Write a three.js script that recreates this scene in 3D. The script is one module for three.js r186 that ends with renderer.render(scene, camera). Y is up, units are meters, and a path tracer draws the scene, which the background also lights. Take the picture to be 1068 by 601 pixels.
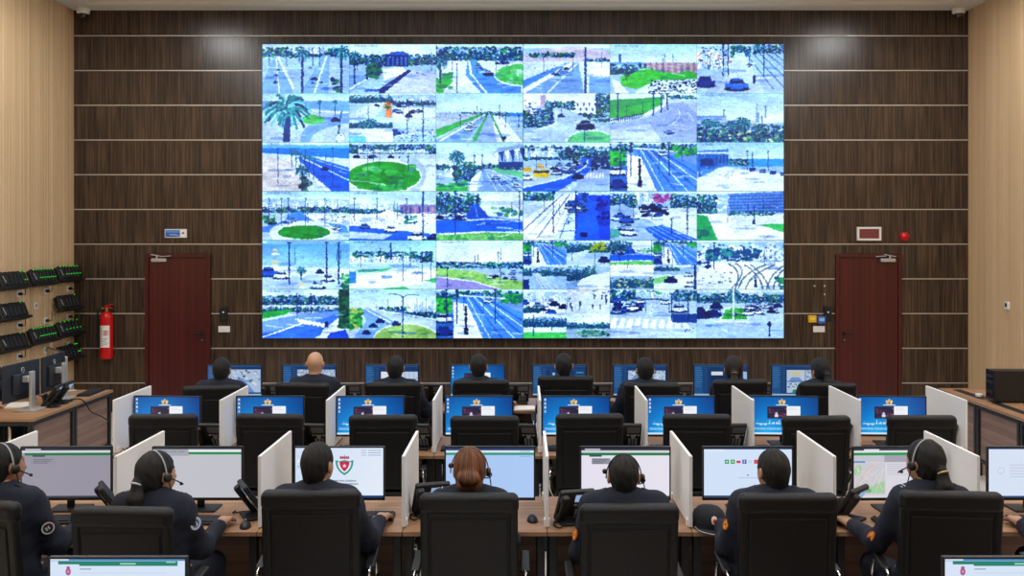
import * as THREE from 'three';
import { RectAreaLightUniformsLib } from 'three/addons/lights/RectAreaLightUniformsLib.js';
import { RoundedBoxGeometry } from 'three/addons/geometries/RoundedBoxGeometry.js';
import { mergeGeometries } from 'three/addons/utils/BufferGeometryUtils.js';

// ---------------------------------------------------------------- camera, light, exposure
// metres; the camera stands at (0, 2.4, 0) and looks towards -z; the video wall is 13.3 m away
const scene = new THREE.Scene();
scene.background = new THREE.Color(0x000000);
const camera = new THREE.PerspectiveCamera(2 * Math.atan(300.5 / 1000) * 180 / Math.PI, 1068 / 601, 0.05, 60);
camera.position.set(0, 2.4, 0);
camera.lookAt(0, 2.4, -10);
camera.setViewOffset(1068, 601, -11, 50.5, 1068, 601);      // shifted lens keeps the verticals upright
camera.updateProjectionMatrix();
const renderer = new THREE.WebGLRenderer({ antialias: true });
renderer.toneMapping = THREE.LinearToneMapping;
renderer.toneMappingExposure = 1.0;
renderer.shadowMap.enabled = true;
RectAreaLightUniformsLib.init();

const XL = -6.22, XR = 6.18, ZB = -13.3, ZF = 2.6, CEIL = 5.58;
const LAMP_COLOR = new THREE.Color(0.975, 0.985, 1.0);
const LAMP_POWER = 40;
const LAMP_SIZE = 0.6;
const LAMP_SPOTS = [];
for (const z of [-11.1, -8.7, -6.3, -3.9, -1.5])
  for (const x of [-4.75, -1.6, 1.65, 4.95])
    if (!(z < -10 && Math.abs(x) < 3)) LAMP_SPOTS.push([x, z]);
for (const [x, z] of LAMP_SPOTS) {
  const l = new THREE.RectAreaLight(LAMP_COLOR, LAMP_POWER, LAMP_SIZE - 0.06, LAMP_SIZE - 0.06);
  l.position.set(x, CEIL - 0.012, z); l.lookAt(x, 0, z); scene.add(l);
}
const VW = { x0: -3.584, x1: 3.597, y0: 1.04, y1: 5.093, z: -13.2 };
{
  const l = new THREE.RectAreaLight(new THREE.Color(0.55, 0.72, 1.0), 0.35, VW.x1 - VW.x0, VW.y1 - VW.y0);
  l.position.set((VW.x0 + VW.x1) / 2, (VW.y0 + VW.y1) / 2, VW.z + 0.02); l.lookAt(l.position.x, l.position.y, 0); scene.add(l);
}

// ---------------------------------------------------------------- helpers
let seed = 12345;
const rnd = () => { seed = (seed * 1664525 + 1013904223) >>> 0; return seed / 4294967296; };
const rr = (a, b) => a + (b - a) * rnd();
const hash = (x, y, s) => { let h = (x * 374761393 + y * 668265263 + s * 974711) | 0; h = Math.imul(h ^ (h >>> 13), 1274126177); h ^= h >>> 16; return (h >>> 0) / 4294967296; };
function pnoise(x, y, px, py, s) {          // value noise that repeats after px, py cells
  const xi = Math.floor(x), yi = Math.floor(y), fx = x - xi, fy = y - yi;
  const u = fx * fx * (3 - 2 * fx), v = fy * fy * (3 - 2 * fy), m = (a, n) => ((a % n) + n) % n;
  const a = hash(m(xi, px), m(yi, py), s), b = hash(m(xi + 1, px), m(yi, py), s), c = hash(m(xi, px), m(yi + 1, py), s), d = hash(m(xi + 1, px), m(yi + 1, py), s);
  return (a + (b - a) * u) * (1 - v) + (c + (d - c) * u) * v;
}
const used = new Map();
function numbered(n) { const k = used.get(n) ?? 0; used.set(n, k + 1); return k ? `${n}_${String(k).padStart(3, '0')}` : n; }
function flat(g) {
  const q = g.index ? g.toNonIndexed() : g.clone();
  for (const k of Object.keys(q.attributes)) if (!['position', 'normal', 'uv'].includes(k)) q.deleteAttribute(k);
  if (!q.attributes.uv) q.setAttribute('uv', new THREE.BufferAttribute(new Float32Array(q.attributes.position.count * 2), 2));
  return q;
}
const merge = list => list.length === 1 ? list[0] : mergeGeometries(list.map(flat), false);
function metreUV(g) {                      // box-projected texture coordinates in metres
  const p = g.attributes.position, n = g.attributes.normal, uv = new Float32Array(p.count * 2);
  for (let i = 0; i < p.count; i++) {
    const ax = Math.abs(n.getX(i)), ay = Math.abs(n.getY(i)), az = Math.abs(n.getZ(i));
    if (az >= ax && az >= ay) { uv[2 * i] = p.getX(i); uv[2 * i + 1] = p.getY(i); }
    else if (ax >= ay) { uv[2 * i] = p.getZ(i); uv[2 * i + 1] = p.getY(i); }
    else { uv[2 * i] = p.getX(i); uv[2 * i + 1] = p.getZ(i); }
  }
  g.setAttribute('uv', new THREE.BufferAttribute(uv, 2));
  return g;
}
function bx(w, h, d, x = 0, y = 0, z = 0, r = 0, seg = 2) {
  const g = r ? new RoundedBoxGeometry(w, h, d, seg, Math.min(r, w / 2.01, h / 2.01, d / 2.01)) : new THREE.BoxGeometry(w, h, d);
  metreUV(g); g.translate(x, y, z); return g;
}
function bxr(w, h, d, r, rot, pos, seg = 2) { const g = bx(w, h, d, 0, 0, 0, r, seg); g.rotateX(rot[0]); g.rotateY(rot[1]); g.rotateZ(rot[2]); g.translate(...pos); return g; }
function cy(r1, r2, h, x = 0, y = 0, z = 0, n = 20, rot) { const g = new THREE.CylinderGeometry(r1, r2, h, n); if (rot) { g.rotateX(rot[0]); g.rotateY(rot[1]); g.rotateZ(rot[2]); } g.translate(x, y, z); return g; }
function tube(pts, r, seg = 20, rs = 8, closed = false) { return new THREE.TubeGeometry(new THREE.CatmullRomCurve3(pts.map(p => new THREE.Vector3(...p)), closed), seg, r, rs, closed); }
function lathe(pts, n = 24) { return new THREE.LatheGeometry(pts.map(p => new THREE.Vector2(...p)), n); }
function shadow(o) { o.castShadow = true; o.receiveShadow = true; return o; }
function part(name, geos, mat, parent, label) {
  const m = shadow(new THREE.Mesh(Array.isArray(geos) ? merge(geos) : geos, mat));
  m.name = name; parent.add(m); if (label) m.userData.label = label; return m;
}
function thing(name, label, category, pos = [0, 0, 0], turn = 0, group) {
  const o = new THREE.Group(); o.name = numbered(name); o.position.set(...pos); o.rotation.y = turn;
  o.userData = { label, category }; if (group) o.userData.group = group; scene.add(o); return o;
}
function copy(src, label, pos, turn = 0) {
  const o = src.clone(); o.name = numbered(src.name.replace(/_\d{3}$/, '')); o.userData = { ...src.userData, label };
  o.position.set(...pos); o.rotation.y = turn; scene.add(o); return o;
}
function struct(name, label, category) { const o = new THREE.Group(); o.name = name; o.userData = { kind: 'structure', label, category }; scene.add(o); return o; }

// ---------------------------------------------------------------- textures and materials
function dataTex(w, h, fn, srgb = true) {
  const a = new Uint8Array(w * h * 4);
  for (let y = 0; y < h; y++) for (let x = 0; x < w; x++) {
    const c = fn(x, y), i = (y * w + x) * 4;
    a[i] = Math.max(0, Math.min(255, c[0])); a[i + 1] = Math.max(0, Math.min(255, c[1])); a[i + 2] = Math.max(0, Math.min(255, c[2])); a[i + 3] = 255;
  }
  const t = new THREE.DataTexture(a, w, h, THREE.RGBAFormat); t.wrapS = t.wrapT = THREE.RepeatWrapping; t.magFilter = THREE.LinearFilter; t.minFilter = THREE.LinearMipmapLinearFilter; t.generateMipmaps = true;
  if (srgb) t.colorSpace = THREE.SRGBColorSpace; t.needsUpdate = true; return t;
}
function rep(t, u, v) { const c = t.clone(); c.repeat.set(u, v); c.needsUpdate = true; return c; }
const lerp = (a, b, t) => a + (b - a) * t, mix3 = (a, b, t) => [lerp(a[0], b[0], t), lerp(a[1], b[1], t), lerp(a[2], b[2], t)];
function grainValue(x, y, w, h, s, across, along) {
  let v = 0, amp = 0.5, fx = across, fy = along;
  for (let k = 0; k < 4; k++) { v += amp * pnoise(x / w * fx, y / h * fy, fx, fy, s + k); amp *= 0.55; fx *= 2; fy *= 2; }
  return v / 0.96;
}
// dark veneer: narrow upright streaks
const texDark = dataTex(1024, 512, (x, y) => {
  const g = grainValue(x, y, 1024, 512, 3, 90, 2), c = grainValue(x, y, 1024, 512, 17, 8, 1);
  const t = Math.max(0, Math.min(1, (g - 0.5) * 1.9 + 0.5 + (c - 0.5) * 0.5));
  return mix3([42, 31, 24], [84, 66, 52], t);
});
const texDarkBump = dataTex(512, 256, (x, y) => { const g = grainValue(x, y, 512, 256, 31, 60, 2) * 190 + pnoise(x / 512 * 9, y / 256 * 5, 9, 5, 4) * 60; return [g, g, g]; }, false);
const texMahogany = dataTex(512, 512, (x, y) => {
  const g = grainValue(x, y, 512, 512, 41, 48, 1), c = grainValue(x, y, 512, 512, 47, 5, 1);
  return mix3([60, 18, 19], [88, 28, 28], Math.max(0, Math.min(1, (g - 0.5) * 1.1 + 0.5 + (c - 0.5) * 0.3)));
});
const texOak = dataTex(512, 512, (x, y) => {
  const g = grainValue(x, y, 512, 512, 53, 40, 1), c = grainValue(x, y, 512, 512, 59, 6, 1);
  return mix3([204, 168, 126], [236, 204, 160], Math.max(0, Math.min(1, (g - 0.5) * 1.2 + 0.5 + (c - 0.5) * 0.4)));
});
const texDesk = dataTex(512, 512, (x, y) => {                 // grain runs along u
  const g = grainValue(y, x, 512, 512, 61, 36, 2), c = grainValue(y, x, 512, 512, 67, 6, 1);
  return mix3([136, 98, 70], [184, 144, 108], Math.max(0, Math.min(1, (g - 0.5) * 1.5 + 0.5 + (c - 0.5) * 0.5)));
});
const texPanel = dataTex(512, 512, (x, y) => {
  const g = grainValue(y, x, 512, 512, 71, 30, 1), c = grainValue(y, x, 512, 512, 73, 7, 1);
  return mix3([108, 82, 70], [150, 118, 102], Math.max(0, Math.min(1, (g - 0.5) * 1.1 + 0.5 + (c - 0.5) * 0.5)));
});
const texLeather = dataTex(256, 256, (x, y) => { const g = (pnoise(x / 4, y / 4, 64, 64, 5) * 0.6 + pnoise(x / 2, y / 2, 128, 128, 6) * 0.4) * 255; return [g, g, g]; }, false);
const texHair = dataTex(512, 64, (x, y) => { const g = Math.max(0, Math.min(1, (grainValue(x, y, 512, 64, 83, 96, 1) - 0.5) * 2.2 + 0.5)) * 255; return [g, g, g]; }, false);
const texCloth = dataTex(256, 256, (x, y) => { const g = pnoise(x / 16, y / 16, 16, 16, 91) * 120 + pnoise(x / 2, y / 2, 128, 128, 92) * 135; return [g, g, g]; }, false);
const std = (o) => new THREE.MeshStandardMaterial(o);
const M = {
  dark: std({ map: rep(texDark, 1 / 1.6, 1 / 0.9), bumpMap: rep(texDarkBump, 1 / 1.1, 1 / 0.8), bumpScale: 0.0010, roughness: 0.25 }),
  mahogany: std({ map: rep(texMahogany, 1 / 0.9, 1 / 1.8), roughness: 0.3 }),
  rear: std({ color: 0x80684e, roughness: 0.7 }),
  oak: std({ map: rep(texOak, 1 / 0.7, 1 / 3), roughness: 0.5 }),
  oakGroove: std({ color: 0xa58358, roughness: 0.8 }),
  desk: std({ map: rep(texDesk, 1 / 1.1, 1 / 0.8), roughness: 0.5 }),
  panel: std({ map: rep(texPanel, 1 / 1.1, 1 / 0.7), roughness: 0.55 }),
  strip: std({ color: 0xcfc8be, metalness: 0.55, roughness: 0.42 }),
  white: std({ color: 0xe9e6df, roughness: 0.6 }),
  divider: std({ color: 0xe4e4e2, roughness: 0.5 }),
  plaster: std({ color: 0xe2ddd4, roughness: 0.95 }),
  floor: std({ color: 0xd4d0c8, roughness: 0.3 }),
  leather: new THREE.MeshPhysicalMaterial({ specularIntensity: 0.6, color: 0x0a0a0d, bumpMap: rep(texLeather, 6, 6), bumpScale: 0.0012, roughness: 0.47 }),
  chrome: std({ color: 0xdadada, metalness: 1, roughness: 0.14 }),
  steel: std({ color: 0xb9babb, metalness: 0.85, roughness: 0.35 }),
  silver: std({ color: 0xc6c6c4, metalness: 0.6, roughness: 0.4 }),
  black: std({ color: 0x0e0e10, roughness: 0.5 }),
  blackMetal: std({ color: 0x141518, roughness: 0.55 }),
  bezel: std({ color: 0x101114, roughness: 0.38 }),
  monitorBack: std({ color: 0x22252c, roughness: 0.42 }),
  key: std({ color: 0x26272b, roughness: 0.6 }),
  rubber: std({ color: 0x0d0d0e, roughness: 0.85 }),
  grey: std({ color: 0x8c8f94, roughness: 0.5 }),
  red: std({ color: 0xc81418, roughness: 0.3 }),
  brass: std({ color: 0xb08a3c, metalness: 0.9, roughness: 0.35 }),
  paper: std({ color: 0xf0efeb, roughness: 0.9 }),
  navy: std({ color: 0x121829, bumpMap: rep(texCloth, 5, 5), bumpScale: 0.002, roughness: 0.9 }),
  navyTrousers: std({ color: 0x161b2a, roughness: 0.92 }),
  body: std({ vertexColors: true, roughness: 0.55 }),
  shoe: std({ color: 0x0d0d0d, roughness: 0.35 }),
  glassDark: new THREE.MeshPhysicalMaterial({ color: 0x0b0c10, roughness: 0.08, clearcoat: 1 }),
  led: std({ color: 0x0a2a0a, emissive: 0x22ff33, emissiveIntensity: 0.75 }),
  lamp: std({ color: 0xffffff, emissive: LAMP_COLOR, emissiveIntensity: 6 }),
};
const canvas = (w, h) => { const c = document.createElement('canvas'); c.width = w; c.height = h; return [c, c.getContext('2d')]; };
function canvasTex(c) { const t = new THREE.CanvasTexture(c); t.colorSpace = THREE.SRGBColorSpace; t.anisotropy = 4; return t; }
const screenMat = (tex, power) => std({ color: 0x050505, roughness: 0.35, emissive: 0xffffff, emissiveMap: tex, emissiveIntensity: power });
const printMat = (tex, roughness = 0.6) => std({ map: tex, roughness });

// ---------------------------------------------------------------- the room
{
  const floor = struct('floor', 'pale polished floor of the control room', 'floor');
  part('floor_slab', bx(XR - XL + 0.6, 0.2, ZF - ZB + 0.9, (XL + XR) / 2, -0.1, (ZF + ZB) / 2), M.floor, floor);
  const ceiling = struct('ceiling', 'off white plaster ceiling with a dropped edge', 'ceiling');
  part('ceiling_slab', bx(XR - XL + 0.6, 0.2, ZF - ZB + 0.9, (XL + XR) / 2, CEIL + 0.14, (ZF + ZB) / 2), M.plaster, ceiling);
  const w = 0.34, h = 0.05;
  part('dropped_edge', [bx(XR - XL, h, w, (XL + XR) / 2, CEIL + h / 2, ZB + w / 2), bx(w, h, ZF - ZB - w, XL + w / 2, CEIL + h / 2, (ZF + ZB + w) / 2), bx(w, h, ZF - ZB - w, XR - w / 2, CEIL + h / 2, (ZF + ZB + w) / 2)], M.plaster, ceiling);
  const rear = struct('wall_rear', 'plain brown wall behind the viewer', 'wall');
  part('wall_slab', bx(XR - XL + 0.6, CEIL + 0.1, 0.2, (XL + XR) / 2, CEIL / 2, ZF + 0.1), M.rear, rear);
}
// fluted oak side walls: backing plus narrow upright laths with a shadow gap between them
for (const [name, label, x, s] of [['wall_left', 'fluted pale oak cladding behind the radio chargers', XL, -1], ['wall_right', 'fluted pale oak cladding beside the thermostat', XR, 1]]) {
  const wall = struct(name, label, 'wall');
  part('wall_slab', bx(0.2, CEIL + 0.1, ZF - ZB, x + s * 0.118, CEIL / 2, (ZF + ZB) / 2), M.oakGroove, wall);
  const laths = []; const pitch = 0.066, n = Math.floor((ZF - ZB) / pitch);
  for (let k = 0; k < n; k++) { const g = bx(0.018, CEIL, pitch - 0.009, x + s * 0.009, CEIL / 2, ZB + pitch * (k + 0.5)); const uv = g.attributes.uv, o = hash(k, s, 9) * 5; for (let i = 0; i < uv.count; i++) uv.setXY(i, uv.getX(i) + o, uv.getY(i) + o * 1.7); laths.push(g); }
  part('lath_cladding', laths, M.oak, wall).userData.kind = 'stuff';
}
// back wall: dark veneer boards with aluminium strips in the joints, two door openings
const DOOR = [[-5.227, -4.32], [4.336, 5.25]], DOOR_TOP = 2.2;
{
  const wall = struct('wall_back', 'dark brown veneer panel wall with horizontal aluminium strips', 'wall');
  part('wall_slab', bx(XR - XL + 0.4, CEIL + 0.1, 0.2, (XL + XR) / 2, CEIL / 2, ZB - 0.13), M.dark, wall);
  const joints = [0]; for (let k = 0; k < 11; k++) joints.push(0.409 + 0.482 * k); joints.push(CEIL);
  const board = (x0, x1, y0, y1, k) => {
    const gap = 0.004, g = bx(x1 - x0 - 0.002, y1 - y0 - 2 * gap, 0.03, (x0 + x1) / 2, (y0 + y1) / 2, ZB - 0.015, 0.002, 1), uv = g.attributes.uv, o = hash(k, 7, 2) * 3;
    for (let i = 0; i < uv.count; i++) uv.setXY(i, uv.getX(i) + o, uv.getY(i) + o * 1.3);
    part('veneer_panel', g, M.dark, wall);
  };
  const cuts = [[XL, DOOR[0][0]], [DOOR[0][1], DOOR[1][0]], [DOOR[1][1], XR]];
  for (let k = 0; k + 1 < joints.length; k++) {
    const y0 = joints[k] + (k ? 0.006 : 0), y1 = joints[k + 1] - (k + 2 < joints.length ? 0.006 : 0);
    if (y0 >= DOOR_TOP) { board(XL, XR, y0, y1, k * 5); continue; }
    cuts.forEach(([a, b], i) => board(a, b, y0, y1, k * 5 + i));
    if (y1 > DOOR_TOP) for (const [a, b] of DOOR) board(a, b, DOOR_TOP, y1, k * 5 + 3);
  }
  for (let k = 1; k + 1 < joints.length; k++) {
    const y = joints[k], strips = y > DOOR_TOP ? [[XL, XR]] : cuts;
    for (const [a, b] of strips) part('metal_strip', bx(b - a, 0.013, 0.03, (a + b) / 2, y, ZB - 0.013), M.strip, wall);
  }
}
DOOR.forEach(([x0, x1], i) => {
  const s = i ? -1 : 1;                        // hinges sit on the outer side
  const d = struct(`door_${i + 1}`, i ? 'dark red wooden door right of the video wall' : 'dark red wooden door left of the video wall', 'door');
  const w = x1 - x0, cx = (x0 + x1) / 2, f = 0.05;
  part('door_frame', [bx(f, DOOR_TOP, 0.06, x0 + f / 2, DOOR_TOP / 2, ZB + 0.005, 0.006), bx(f, DOOR_TOP, 0.06, x1 - f / 2, DOOR_TOP / 2, ZB + 0.005, 0.006), bx(w - 2 * f, f, 0.06, cx, DOOR_TOP - f / 2, ZB + 0.005, 0.006)], M.mahogany, d);
  part('door_leaf', bx(w - 2 * f - 0.008, DOOR_TOP - f - 0.01, 0.045, cx, (DOOR_TOP - f) / 2 + 0.002, ZB - 0.004, 0.004), M.mahogany, d);
  const hx = i ? x0 + 0.115 : x1 - 0.115, hy = 1.1;
  const h = part('door_handle', [cy(0.011, 0.011, 0.05, hx, hy, ZB + 0.045, 12, [Math.PI / 2, 0, 0]), bx(0.13, 0.018, 0.016, hx - s * 0.055, hy, ZB + 0.068, 0.006)], M.black, d, 'black lever handle');
  part('lock_plate', [bx(0.042, 0.06, 0.01, hx, hy, ZB + 0.022, 0.004), bx(0.036, 0.05, 0.01, hx, hy - 0.09, ZB + 0.022, 0.004)], M.black, h);
  part('key_cylinder', cy(0.009, 0.009, 0.02, hx, hy - 0.09, ZB + 0.03, 10, [Math.PI / 2, 0, 0]), M.steel, h);
  const ox = i ? x1 - 0.2 : x0 + 0.2;
  const c = part('door_closer', bx(0.21, 0.05, 0.05, ox, DOOR_TOP - 0.085, ZB + 0.045, 0.012), M.silver, d, 'silver overhead door closer');
  part('closer_arm', [bxr(0.16, 0.012, 0.02, 0.003, [0, 0, -0.2], [ox - s * 0.02, DOOR_TOP - 0.02, ZB + 0.075]), bxr(0.14, 0.012, 0.02, 0.003, [0, 0, 0.08], [ox + s * 0.1, DOOR_TOP - 0.03, ZB + 0.06]), cy(0.014, 0.014, 0.05, ox - s * 0.02, DOOR_TOP - 0.05, ZB + 0.07, 12)], M.silver, c);
});
for (const [x, z] of LAMP_SPOTS) {
  const o = thing('ceiling_light', 'square flush panel light in the plaster ceiling', 'light', [x, CEIL + 0.04, z], 0, 'ceiling panel lights');
  const s = LAMP_SIZE / 2, b = 0.02;
  part('light_frame', [bx(2 * s, 0.03, b, 0, -0.015, s - b / 2), bx(2 * s, 0.03, b, 0, -0.015, -s + b / 2), bx(b, 0.03, 2 * s - 2 * b, s - b / 2, -0.015, 0), bx(b, 0.03, 2 * s - 2 * b, -s + b / 2, -0.015, 0)], M.white, o);
  part('light_diffuser', bx(2 * s - 2 * b, 0.012, 2 * s - 2 * b, 0, -0.008, 0), M.lamp, o);
}
for (const [x, side] of [[XL + 0.2, 'left'], [XR - 0.2, 'right']]) {
  const o = thing('dome_camera', `white dome security camera in the upper ${side} corner above the dark wall`, 'camera', [x, CEIL, ZB + 0.16], 0, 'dome cameras');
  part('camera_base', lathe([[0, 0], [0.085, 0], [0.09, -0.02], [0.085, -0.075], [0.06, -0.085], [0, -0.085]]), M.white, o);
  part('camera_dome', lathe([[0.058, -0.084], [0.056, -0.11], [0.04, -0.138], [0.02, -0.148], [0, -0.15]]), M.glassDark, o);
}
// small fittings on the back wall
const onWall = (name, label, cat, x, y) => thing(name, label, cat, [x, y, ZB]);
function signTex(w, h, fn) { const [c, g] = canvas(w, h); fn(g); return canvasTex(c); }
{
  let o = onWall('wall_sign', 'small blue and white sign above the left door', 'sign', -4.807, 2.486);
  part('sign_plate', bx(0.305, 0.12, 0.012, 0, 0, 0.006, 0.003), M.white, o);
  const t = signTex(256, 100, g => { g.fillStyle = '#f1efe9'; g.fillRect(0, 0, 256, 100); g.fillStyle = '#2f62b4'; g.fillRect(4, 6, 176, 88); g.fillStyle = '#5b92d6'; g.fillRect(4, 6, 176, 34); g.fillStyle = '#dfe9f6'; for (let k = 0; k < 6; k++) g.fillRect(56 + k * 15, 60 + (k % 2) * 4, 11, 9); g.fillRect(140, 76, 40, 5); g.fillStyle = '#8d8778'; g.beginPath(); g.arc(216, 46, 15, 0, 7); g.fill(); g.fillStyle = '#5f5a50'; g.fillRect(210, 34, 11, 26); });
  part('sign_print', new THREE.PlaneGeometry(0.297, 0.113).translate(0, 0, 0.0126), printMat(t), o);
  o = onWall('emergency_light', 'white framed emergency light box with dark red face above the right door', 'light', 4.795, 2.48);
  part('housing', [bx(0.335, 0.03, 0.05, 0, 0.08, 0.025, 0.008), bx(0.335, 0.03, 0.05, 0, -0.08, 0.025, 0.008), bx(0.03, 0.15, 0.05, -0.152, 0, 0.025, 0.008), bx(0.03, 0.15, 0.05, 0.152, 0, 0.025, 0.008)], M.white, o);
  part('face_panel', bx(0.285, 0.14, 0.03, 0, 0, 0.018, 0.003), std({ color: 0x7c3a3c, roughness: 0.25 }), o, 'dark red translucent face');
  o = onWall('alarm_sounder', 'round red fire alarm sounder right of the emergency light', 'alarm', 5.288, 2.442);
  part('sounder_base', cy(0.066, 0.066, 0.03, 0, 0, 0.015, 28, [Math.PI / 2, 0, 0]), M.red, o);
  part('sounder_horn', lathe([[0, 0], [0.05, 0], [0.056, 0.012], [0.046, 0.03], [0.03, 0.026], [0.022, 0.04], [0, 0.044]], 24).rotateX(Math.PI / 2).translate(0, 0, 0.03), M.red, o);
  for (const [x, side] of [[-4.14, 'left'], [4.228, 'right']]) {
    o = onWall('access_reader', `black access reader on the wall beside the ${side} door`, 'card reader', x, 1.375);
    part('reader_body', bx(0.105, 0.205, 0.035, 0, 0, 0.0175, 0.012), M.black, o);
    part('reader_lens', cy(0.012, 0.012, 0.008, 0, 0.02, 0.037, 14, [Math.PI / 2, 0, 0]), M.paper, o);
  }
  for (const [x, side] of [[-4.137, 'left'], [4.11, 'right']]) {
    o = onWall('switch_plate', `white switch plate under the reader of the ${side} door`, 'switch', x, 1.158);
    part('plate', bx(0.16, 0.085, 0.012, 0, 0, 0.006, 0.004), M.white, o);
    for (const k of [-1, 0, 1]) part('rocker', bx(0.04, 0.05, 0.006, k * 0.045, 0, 0.014, 0.002), M.white, o);
  }
  for (const [x, y, col, lab] of [[4.01, 1.302, 0xe8b51a, 'yellow'], [4.136, 1.29, 0x2d62c4, 'blue']]) {
    o = onWall('call_point', `small ${lab} manual call box left of the right door`, 'call box', x, y);
    part('box', bx(0.112, 0.1, 0.05, 0, 0, 0.025, 0.008), std({ color: col, roughness: 0.4 }), o);
    part('press_plate', bx(0.07, 0.045, 0.006, 0, 0.004, 0.051, 0.002), std({ color: lab === 'blue' ? 0xa9c3ea : 0xf2cd55, roughness: 0.4 }), o);
  }
  for (const [x, y, w] of [[4.05, 1.757, 'upper left'], [4.19, 1.757, 'upper right'], [4.19, 1.64, 'lower right']]) { o = onWall('wall_plug', `tiny metal screw plug, ${w} of three left of the right door`, 'screw', x, y); o.userData.group = 'screw plugs'; part('plug_head', lathe([[0, 0.008], [0.012, 0.006], [0.014, 0]], 12).rotateX(Math.PI / 2), M.steel, o); }
  o = thing('thermostat', 'small white thermostat with dark display on the right oak wall', 'thermostat', [XR, 1.56, -12.2], -Math.PI / 2);
  part('case', bx(0.1, 0.1, 0.03, 0, 0, 0.015, 0.008), M.white, o);
  part('dark_window', bx(0.045, 0.05, 0.006, 0, 0.008, 0.031, 0.002), M.glassDark, o);
}
// fire extinguisher
{
  const o = thing('fire_extinguisher', 'red fire extinguisher hung on the dark wall left of the door', 'extinguisher', [-5.72, 0.763, ZB + 0.115]);
  part('cylinder', lathe([[0, 0], [0.078, 0], [0.086, 0.012], [0.086, 0.56], [0.078, 0.6], [0.055, 0.632], [0.026, 0.645], [0.024, 0.66], [0, 0.66]], 36), M.red, o);
  const [c, g] = canvas(128, 160); g.fillStyle = '#ece8e0'; g.fillRect(0, 0, 128, 160); g.fillStyle = '#d9b0aa'; g.fillRect(56, 34, 60, 40); g.fillStyle = '#5a5650'; for (let k = 0; k < 9; k++) g.fillRect(10, 14 + k * 16, 26 + (k * 37) % 16, 5); g.fillStyle = '#b8443c'; for (let k = 0; k < 4; k++) g.fillRect(64, 40 + k * 9, 44 - k * 6, 4); g.fillStyle = '#8a8680'; for (let k = 0; k < 5; k++) g.fillRect(52, 92 + k * 11, 60 - (k % 3) * 12, 4);
  const lab = new THREE.CylinderGeometry(0.0868, 0.0868, 0.3, 24, 1, true, -0.85, 1.7); lab.translate(0, 0.31, 0);
  part('paper_label', lab, printMat(canvasTex(c)), o, 'white instruction label');
  const v = part('valve', [cy(0.022, 0.026, 0.05, 0, 0.68, 0, 16), cy(0.014, 0.014, 0.08, -0.03, 0.69, 0, 12, [0, 0, Math.PI / 2])], M.brass, o, 'brass valve');
  part('lever', [bxr(0.12, 0.014, 0.028, 0.005, [0, 0, 0.22], [0.03, 0.735, 0]), bxr(0.1, 0.014, 0.028, 0.005, [0, 0, -0.12], [0.035, 0.7, 0])], M.red, v);
  part('hose', tube([[-0.065, 0.69, 0], [-0.105, 0.68, 0.01], [-0.118, 0.6, 0.02], [-0.112, 0.45, 0.03], [-0.108, 0.3, 0.03], [-0.1, 0.2, 0.02]], 0.012, 24), M.rubber, o);
  part('wall_bracket', [bx(0.06, 0.2, 0.012, 0, 0.45, -0.109, 0.003), bx(0.04, 0.02, 0.05, 0, 0.55, -0.1, 0.003)], M.blackMetal, o);
}

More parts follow.
